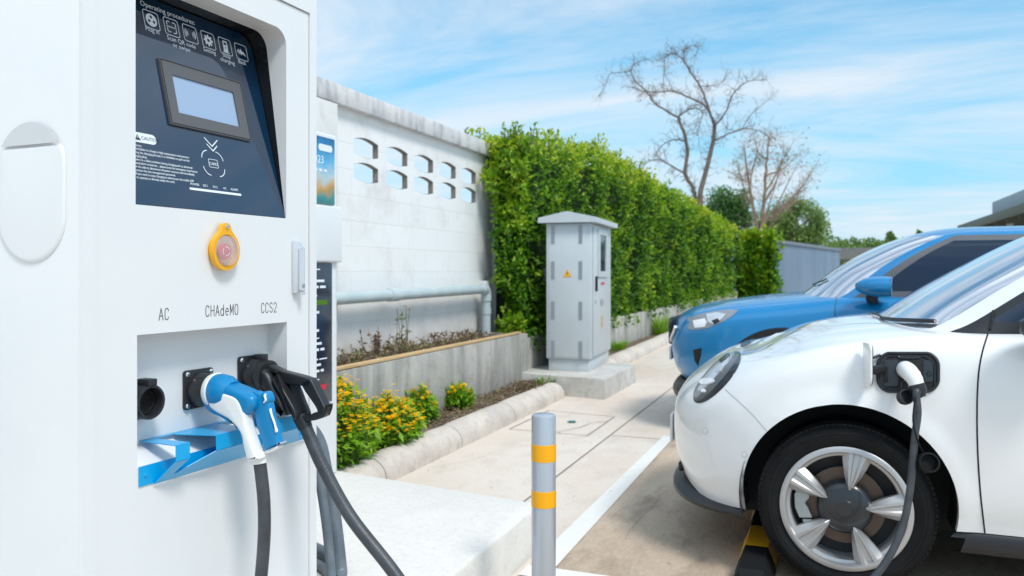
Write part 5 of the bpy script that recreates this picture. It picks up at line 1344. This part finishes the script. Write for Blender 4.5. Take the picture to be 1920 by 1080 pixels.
b = MB(); b.prism(rrect(-.42, .42, -.12, .10, .06), frame_m((.022, 0, .76), (0, -1, 0), (0, 0, 1), (-1, 0, 0)) , .02, .004); b.build('grille', 'black_plastic', bcar)
b = MB(); b.tube(smooth_path([(.09, -.60, .80), (.03, -.45, .68), (-.004, 0, .64), (.03, .45, .68), (.09, .60, .80)], 6), .014, 10); b.build('grille_bar', 'chrome', bcar)
b = MB(); b.box(-.022, -.005, -.26, .26, .50, .61, .003); b.build('number_plate', 'white_metal', bcar)
mirror(bcar, (1.50, -1.00, 1.135), 'paint_blue', 1.05); mirror(bcar, (1.50, 1.00, 1.135), 'paint_blue', 1.05)
obg = OnCar(bcar, BX, BY, bg)
obg.line('wiper', 'black_plastic', [(1500, 541), (1520, 538), (1545, 528), (1552, 524)], .006, .012, 4)
# far aerial
b = MB(); b.tube([(2.9, .2, 1.57), (3.25, .2, 1.95)], [.004, .002], 6); b.build('aerial', 'black_plastic', bcar)

# wheel stop
ws = empty('wheel_stop', (-.26, 3.12, .004), label='black and yellow rubber wheel stop in front of the white hatchback wheel', cat='wheel stop')
def stop_seg(y0, y1, m, nm):
    b = MB(); e0 = .0
    pr = [(-.075, 0), (-.075, .02), (-.045, .095), (.045, .095), (.075, .02), (.075, 0)]
    rings = [[(x * s_, y, z * s2) for x, z in pr] for y, s_, s2 in ((y0, 1, 1), (y1, 1, 1))]
    b.rings(rings); return b.build(nm, m, ws, smooth=20)
b = MB(); pr = [(-.075, 0), (-.075, .02), (-.045, .095), (.045, .095), (.075, .02), (.075, 0)]
b.rings([[(x * .8, 0, z * .45) for x, z in pr], [(x, .06, z) for x, z in pr], [(x, .34, z) for x, z in pr]]); b.build('black_segment', 'rubber', ws, smooth=20)
stop_seg(.342, .62, 'yellow', 'yellow_segment'); stop_seg(.622, .90, 'rubber', 'black_segment'); stop_seg(.902, 1.18, 'yellow', 'yellow_segment'); stop_seg(1.182, 1.46, 'rubber', 'black_segment')

# ================================================================== BACKGROUND
# metal sheet fence
fa, fb_ = Vector((-3.9, 25.2, 0)), Vector((.83, 51.4, 0)); fd = (fb_ - fa).normalized(); fn_ = Vector((fd.y, -fd.x, 0)); FL = (fb_ - fa).length
fe = empty('metal_fence', tuple(fa), label='long blue-grey ribbed metal sheet fence beyond the hedge', cat='fence')
b = MB(); pts = []; u_ = 0; i = 0
while u_ < FL:
    for du, dn in ((0, 0), (.05, .045), (.11, .045), (.16, 0), (.30, 0)):
        pts.append(fd * (u_ + du) + fn_ * dn)
    u_ += .32
b.rings([[p + Vector((0, 0, 0)) for p in pts], [p + Vector((0, 0, 2.48)) for p in pts]], closed=False); b.build('sheet_panel', 'fence_metal', fe, smooth=0)
b = MB(); m_ = frame_m((0, 0, 0), fd, fn_, (0, 0, 1)); b.box(-.2, FL, -.10, .12, 2.485, 2.62, mtx=m_); b.build('top_cap', 'fence_cap', fe, smooth=0)
# distant low dark-roofed building
d_ = empty('low_shed', (6.5, 66, 0), label='distant low shed with a dark roof right of the metal fence end', cat='shed')
b = MB(); b.box(-5, 9, 0, 5, 0, 2.2); b.build('wall', 'roof_trim', d_, smooth=0)
b = MB(); b.rings([[(-5.4, -.6, 2.2), (-5.4, 5.6, 2.2), (-5.4, 2.5, 3.15)], [(9.4, -.6, 2.2), (9.4, 5.6, 2.2), (9.4, 2.5, 3.15)]]); b.build('roof', 'roof_dark', d_, smooth=0)
# carport on the right
cpt = empty('carport', (4.1, 10, 0), label='dark-roofed open carport at the right edge behind the blue car', cat='carport')
b = MB(); rings = []
for y in (4.0, 19.5): rings.append([(0, y, 2.55), (0, y, 2.70), (7, y, 3.65), (7, y, 3.45)])
b.rings(rings); b.build('roof', 'roof_dark', cpt, smooth=0)
b = MB(); b.box(-.06, -.003, 4, 19.5, 2.52, 2.74, .01); b.build('fascia', 'roof_trim', cpt)
for y in (4.2, 9.2, 14.2, 19.2):
    b = MB(); b.box(.35, .5, y, y + .15, 0, 2.58); b.build('post', 'steel', cpt)
for k in range(12):
    y = 4.3 + k * 1.35; b = MB(); b.rings([[(.02, y, 2.44), (.02, y + .08, 2.44), (.02, y + .08, 2.545), (.02, y, 2.545)], [(6.9, y, 3.32), (6.9, y + .08, 3.32), (6.9, y + .08, 3.43), (6.9, y, 3.43)]]); b.build('rafter', 'roof_trim', cpt, smooth=0)
b = MB(); b.box(.5, 8, 3, 17.0, 2.80, 3.28, .01)
bd = b.build('roof_parapet', 'parapet', cpt)
# leafy trees
def crown(b, tints, c, rx, ry, rz, n, L, seed, t0=.4):
    random.seed(seed); lobes = []
    for _ in range(26):
        v = rdir(); v = Vector((v.x * rx, v.y * ry, v.z * rz)) * random.uniform(.45, .85); lobes.append((c + v, random.uniform(.28, .45)))
    for i in range(n):
        lc, lr = random.choice(lobes); v = rdir(.15); q_ = random.random() ** .5
        p = lc + Vector((v.x * rx, v.y * ry, v.z * rz)) * lr * q_
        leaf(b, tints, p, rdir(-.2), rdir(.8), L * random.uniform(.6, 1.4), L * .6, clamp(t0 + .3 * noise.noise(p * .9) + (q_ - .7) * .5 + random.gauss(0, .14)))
def tree(name, label, x, y, hb, h, rx, rz, n, L, m, seed, bark='bark', t0=.4):
    r = empty(name, (x, y, 0), label=label, cat='tree')
    b = MB(); random.seed(seed); cz = h - rz
    b.tube(smooth_path([(0, 0, 0), (.05, 0, cz * .5), (-.05, .05, cz), (.0, 0, cz + rz * .5)], 4), [.16 * h / 6 * (1 - .055 * i) for i in range(13)], 10)
    for k in range(9):
        a = k * 2.4; e = Vector((cos(a) * rx * .7, sin(a) * rx * .7, cz + rz * random.uniform(-.3, .6))); s0_ = Vector((0, 0, cz * random.uniform(.6, 1)))
        b.tube(smooth_path([s0_, s0_.lerp(e, .5) + Vector((0, 0, -.1)), e], 3), [.06, .055, .05, .04, .03, .02, .012], 6)
    b.build('trunk', bark, r)
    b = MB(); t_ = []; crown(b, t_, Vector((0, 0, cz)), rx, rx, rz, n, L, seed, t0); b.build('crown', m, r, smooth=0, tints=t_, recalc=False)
    return r
def gp(px, Z): v = at(px, HZ, Z); return v.x, v.y
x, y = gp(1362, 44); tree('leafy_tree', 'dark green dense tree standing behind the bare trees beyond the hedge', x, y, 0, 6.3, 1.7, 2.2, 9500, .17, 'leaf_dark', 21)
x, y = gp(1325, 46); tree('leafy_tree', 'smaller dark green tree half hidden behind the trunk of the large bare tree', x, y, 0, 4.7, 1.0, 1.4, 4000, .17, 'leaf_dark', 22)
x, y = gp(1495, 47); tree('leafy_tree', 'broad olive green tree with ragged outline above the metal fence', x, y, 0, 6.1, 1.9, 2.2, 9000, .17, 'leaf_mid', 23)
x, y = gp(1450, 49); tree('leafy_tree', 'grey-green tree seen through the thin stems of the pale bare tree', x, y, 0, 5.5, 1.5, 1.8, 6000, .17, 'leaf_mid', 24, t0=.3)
# far tree line: one mass
random.seed(31); b = MB(); t_ = []
for i in range(70):
    px_ = random.uniform(1540, 1960); Z_ = random.uniform(95, 130); c0 = at(px_, HZ, Z_); c0.z = 0
    hh = random.uniform(4.8, 6.0) * (1 - .12 * (px_ > 1700)); rx = random.uniform(1.8, 3.2)
    for k in range(240):
        v = rdir(.1); p = Vector((c0.x + v.x * rx, c0.y + v.y * rx, max(.1, hh * .55 + v.z * hh * .45))); leaf(b, t_, p, rdir(), rdir(.8), random.uniform(.35, .7), .36, clamp(.45 + .4 * noise.noise(p * .25) + random.gauss(0, .14)))
tag(b.build('far_wood', 'leaf_far', smooth=0, tints=t_, recalc=False), 'far-off line of pale green trees on the horizon', 'trees', kind='stuff')
for i, (px_, py_) in enumerate(((1724, 432), (1672, 440), (1668, 436))):
    x, y = gp(px_, 90); h_ = CH + (HZ - py_) * 90 / FPX; b = MB(); t_ = []
    r = empty('leafy_tree', (x, y, 0), label=['small pointed tree standing alone on the horizon left of the carport', 'slim pointed tree at the left end of the horizon trees', 'thin tall tree beside the slim pointed tree on the horizon'][i], cat='tree')
    random.seed(50 + i); 
    for k in range(500):
        q_ = random.random(); a = random.uniform(0, 2 * pi); rr_ = (1 - q_) * .8 + .08; p = Vector((cos(a) * rr_, sin(a) * rr_, 2.5 + (h_ - 2.5) * q_)); leaf(b, t_, p, rdir(), rdir(.5), .35, .2, random.random() * .6)
    b.build('crown', 'leaf_mid', r, smooth=0, tints=t_, recalc=False); b = MB(); b.tube([(0, 0, 0), (0, 0, h_ - .3)], [.14, .03], 6); b.build('trunk', 'bark', r)

# bare tree, limbs measured from the photograph and spread in depth
def bare_tree(name, label, Z, limbs, m, seed, twl, scale=1, ntw=9, lf=None):
    random.seed(seed)
    segs = []; base = at(limbs[0][0][0][0], HZ, Z); base.z = 0
    r = empty(name, tuple(base), label=label, cat='tree')
    tb = MB(); bb2 = MB()
    nodes = {}
    def P3(px, py, dz): return at(px, py, Z + dz) - base
    twigs = []
    for li, (pts, r0, r1, dz0, dz1) in enumerate(limbs):
        n = len(pts); P = []
        for i, (x, y) in enumerate(pts):
            t = i / (n - 1); P.append(P3(x + random.uniform(-1, 1) * .6, y, dz0 + (dz1 - dz0) * t + random.uniform(-.08, .08)))
        if li == 0: P[0].z = -.1
        r0 *= scale; r1 *= scale; P = smooth_path(P, 4); n = len(P); R_ = [r0 + (r1 - r0) * (i / (n - 1)) ** .8 for i in range(n)]
        P = [p + rdir() * min(.03, R_[i] * .5) if 0 < i < n - 1 and li else p for i, p in enumerate(P)]
        (tb if li < 2 else bb2).tube(P, R_, 9 if li < 2 else 7)
        for i in range(2, n):
            if R_[i] < .095:
                k = 1 + int(random.random() * 2.2 * ntw / 9 + .2 * (i / n) * ntw)
                for _ in range(k): twigs.append((P[i], (P[i] - P[i - 1]).normalized(), min(R_[i] * .6, .013), twl * random.uniform(.4, 1.1), 0))
    out = MB(); leaves = MB(); lt = []
    while twigs:
        p, d, rr_, ln, lv = twigs.pop()
        dd = (d * .6 + rdir(.12) * .95).normalized(); P = [p]
        ns = 3
        for k in range(ns):
            dd = (dd + rdir(.06) * .42).normalized(); P.append(P[-1] + dd * ln / ns)
        out.tube(P, [rr_, rr_ * .75, rr_ * .5, rr_ * .3], 3, cap=False)
        if lv < 2:
            for _ in range(3 if lv == 0 else 2): q_ = random.randint(1, 3); twigs.append((P[q_], dd, rr_ * .62, ln * random.uniform(.35, .7), lv + 1))
        elif lf and random.random() < lf: leaf(leaves, lt, P[-1], rdir(), rdir(), .14, .08, random.random())
    tb.build('trunk', m, r, smooth=60); bb2.build('branches', m, r, smooth=60); out.build('twigs', m, r, smooth=0, recalc=False)
    if lt: leaves.build('leaves', 'leaf_far', r, smooth=0, tints=lt, recalc=False)
    return r
def cv(*pts): return [(1100 + x / 2.572, 60 + y / 2.572) for x, y in pts]
limbs = [(cv((545, 1150), (540, 1000), (540, 900), (548, 830), (550, 770), (565, 710), (590, 620), (612, 520), (618, 450)), .235, .11, 0, -.2),
         (cv((530, 840), (522, 790), (510, 745), (470, 680), (485, 600), (480, 530), (460, 460), (440, 410)), .15, .085, 0, .8),
         (cv((440, 410), (380, 380), (320, 335), (300, 300), (240, 240), (215, 190), (235, 150), (295, 130)), .075, .02, .8, 1.6),
         (cv((215, 190), (160, 195), (110, 205), (90, 260), (60, 310)), .03, .012, 1.5, 1.9),
         (cv((618, 450), (592, 385), (560, 345), (500, 320), (440, 290), (380, 285), (320, 290), (260, 282), (215, 265)), .09, .018, -.2, -1.6),
         (cv((592, 385), (567, 310), (545, 260), (500, 190), (460, 130), (420, 105), (380, 120), (372, 200)), .08, .016, -.2, .7),
         (cv((460, 130), (475, 85), (510, 65), (540, 80), (525, 115)), .035, .014, .5, .9),
         (cv((440, 410), (490, 375), (540, 370), (560, 400), (530, 440), (535, 500)), .045, .012, .8, -.6),
         (cv((480, 530), (430, 520), (380, 535), (345, 570), (330, 600)), .05, .012, .4, 1.4),
         (cv((470, 680), (400, 640), (350, 615), (290, 630), (240, 690)), .06, .014, .2, -1.2),
         (cv((618, 450), (670, 390), (700, 310), (745, 260), (790, 235), (870, 232)), .06, .014, -.2, -1.5),
         (cv((618, 522), (700, 485), (760, 465), (840, 480), (890, 520)), .06, .014, -.2, 1.2),
         (cv((755, 460), (800, 390), (860, 340), (905, 300)), .035, .010, .8, 1.6),
         (cv((548, 262), (590, 260), (650, 245), (680, 180)), .03, .010, .1, -.6),
         (cv((372, 285), (370, 210), (380, 160), (400, 110)), .025, .010, -.7, -.4),
         (cv((560, 400), (540, 470), (545, 560), (560, 650)), .02, .008, -.2, -.6)]
bare_tree('bare_tree', 'tall leafless tree with crooked forked limbs rising above the hedge', 31, limbs, 'bark', 77, .55, .62, ntw=6, lf=.0)
random.seed(99); l2 = [([(1425, 520), (1424, 470), (1420, 430), (1413, 390), (1405, 350), (1400, 310), (1396, 280)], .20, .035, 0, .3), ([(1428, 470), (1430, 420), (1433, 370), (1436, 320), (1440, 275), (1445, 250)], .17, .03, 0, -.4)]
for x0, y0, x1, y1 in ((1420, 440, 1500, 300), (1424, 445, 1480, 380), (1413, 390, 1382, 300), (1433, 380, 1470, 270), (1436, 330, 1500, 285), (1405, 350, 1425, 262), (1440, 300, 1415, 255), (1450, 400, 1520, 330), (1445, 410, 1535, 300), (1433, 365, 1490, 262), (1403, 340, 1365, 320), (1470, 395, 1500, 340), (1428, 425, 1460, 330)):
    mx, my = (x0 + x1) / 2 + random.uniform(-8, 8), (y0 + y1) / 2 + 8; l2.append(([(x0, y0), (mx, my), (x1, y1)], .075, .014, random.uniform(-.4, .4), random.uniform(-1.4, 1.4)))
bare_tree('bare_tree', 'shorter pale many-stemmed leafless tree with a fine twiggy crown, right of the tall bare one', 40, l2, 'bark_pale', 78, .8, .75, ntw=11, lf=.10)

# ================================================================== SKY, SUN, CAMERA
SUN_EL, SUN_AZ = radians(54), radians(124)      # azimuth clockwise from +Y
w = bpy.data.worlds.new('World'); S.world = w; w.use_nodes = True
N, L = w.node_tree.nodes, w.node_tree.links
bg_ = N['Background']; sky = N.new('ShaderNodeTexSky'); sky.sky_type = 'NISHITA'; sky.sun_disc = False
sky.sun_elevation = SUN_EL; sky.sun_rotation = SUN_AZ; sky.air_density = 1.0; sky.dust_density = .6; sky.ozone_density = 1.5
tc = N.new('ShaderNodeTexCoord'); sp = N.new('ShaderNodeSeparateXYZ'); L.new(tc.outputs['Generated'], sp.inputs[0])
# project the view direction on a cloud plane
mx = N.new('ShaderNodeMath'); mx.operation = 'MAXIMUM'; mx.inputs[1].default_value = .0; L.new(sp.outputs['Z'], mx.inputs[0])
ad = N.new('ShaderNodeMath'); ad.operation = 'ADD'; ad.inputs[1].default_value = .16; L.new(mx.outputs[0], ad.inputs[0])
dv_ = N.new('ShaderNodeVectorMath'); dv_.operation = 'DIVIDE'; cz_ = N.new('ShaderNodeCombineXYZ')
for i in range(3): L.new(ad.outputs[0], cz_.inputs[i])
L.new(tc.outputs['Generated'], dv_.inputs[0]); L.new(cz_.outputs[0], dv_.inputs[1])
mp = N.new('ShaderNodeMapping'); mp.inputs['Rotation'].default_value = (0, 0, radians(62)); mp.inputs['Scale'].default_value = (.7, 1.6, 1); mp.inputs['Location'].default_value = (.7, .35, 0)
L.new(dv_.outputs[0], mp.inputs[0])
n1 = N.new('ShaderNodeTexNoise'); n1.inputs['Scale'].default_value = .85; n1.inputs['Detail'].default_value = 9; n1.inputs['Roughness'].default_value = .64; n1.inputs['Distortion'].default_value = 1.0
L.new(mp.outputs[0], n1.inputs[0])
r1 = N.new('ShaderNodeValToRGB'); r1.color_ramp.elements[0].position = .36; r1.color_ramp.elements[1].position = .68
r1.color_ramp.elements[1].color = (.92, .92, .92, 1)
L.new(n1.outputs[0], r1.inputs[0])
tint = N.new('ShaderNodeMix'); tint.data_type = 'RGBA'; tint.blend_type = 'MULTIPLY'; tint.inputs[0].default_value = 1; tint.inputs[7].default_value = (.72, 1.22, 1.22, 1)
L.new(sky.outputs[0], tint.inputs[6])
hz = N.new('ShaderNodeMapRange'); hz.inputs[1].default_value = .42; hz.inputs[2].default_value = 0; hz.inputs[3].default_value = 0; hz.inputs[4].default_value = .85; L.new(sp.outputs['Z'], hz.inputs[0])
hm = N.new('ShaderNodeMix'); hm.data_type = 'RGBA'; hm.inputs[7].default_value = (2.0, 3.85, 5.5, 1); L.new(hz.outputs[0], hm.inputs[0]); L.new(tint.outputs[2], hm.inputs[6])
ov = N.new('ShaderNodeMapRange'); ov.inputs[1].default_value = .40; ov.inputs[2].default_value = .75; ov.inputs[3].default_value = 1; ov.inputs[4].default_value = 2.0; L.new(sp.outputs['Z'], ov.inputs[0])  # clouds overhead, above the view, brightened to add ambient light
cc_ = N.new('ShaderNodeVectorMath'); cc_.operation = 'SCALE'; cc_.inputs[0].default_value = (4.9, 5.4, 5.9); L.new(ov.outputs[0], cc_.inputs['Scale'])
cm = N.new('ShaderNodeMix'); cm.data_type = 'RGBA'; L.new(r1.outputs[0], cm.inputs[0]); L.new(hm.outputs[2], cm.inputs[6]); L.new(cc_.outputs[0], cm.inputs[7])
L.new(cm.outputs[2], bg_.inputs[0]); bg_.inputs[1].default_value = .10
sd = bpy.data.lights.new('sun', 'SUN'); sd.energy = 1.5; sd.angle = radians(14); sd.color = (1, .945, .87)
so = bpy.data.objects.new('sun', sd); C.objects.link(so)
dirv = Vector((sin(SUN_AZ) * cos(SUN_EL), cos(SUN_AZ) * cos(SUN_EL), sin(SUN_EL))); so.rotation_euler = dirv.to_track_quat('Z', 'Y').to_euler(); so.location = (4, -4, 12)
cd = bpy.data.cameras.new('camera'); cam = bpy.data.objects.new('camera', cd); C.objects.link(cam); S.camera = cam
cam.location = CAM; cam.rotation_euler = (pi / 2, 0, YAW); cd.sensor_width = 36; cd.lens = FPX / 1920 * 36; cd.shift_y = -30 / 1920; cd.clip_end = 1500; cd.clip_start = .05
cd.dof.use_dof = True; cd.dof.focus_distance = 2.15; cd.dof.aperture_fstop = 4.6
S.view_settings.view_transform = 'Standard'; S.view_settings.look = 'None'; S.view_settings.exposure = .73; S.view_settings.gamma = 1
S.render.film_transparent = False
for o in list(bpy.data.objects):
    if o.type == 'MESH' and o.parent is None and not o.get('label') and not o.get('kind'): print('UNTAGGED', o.name)
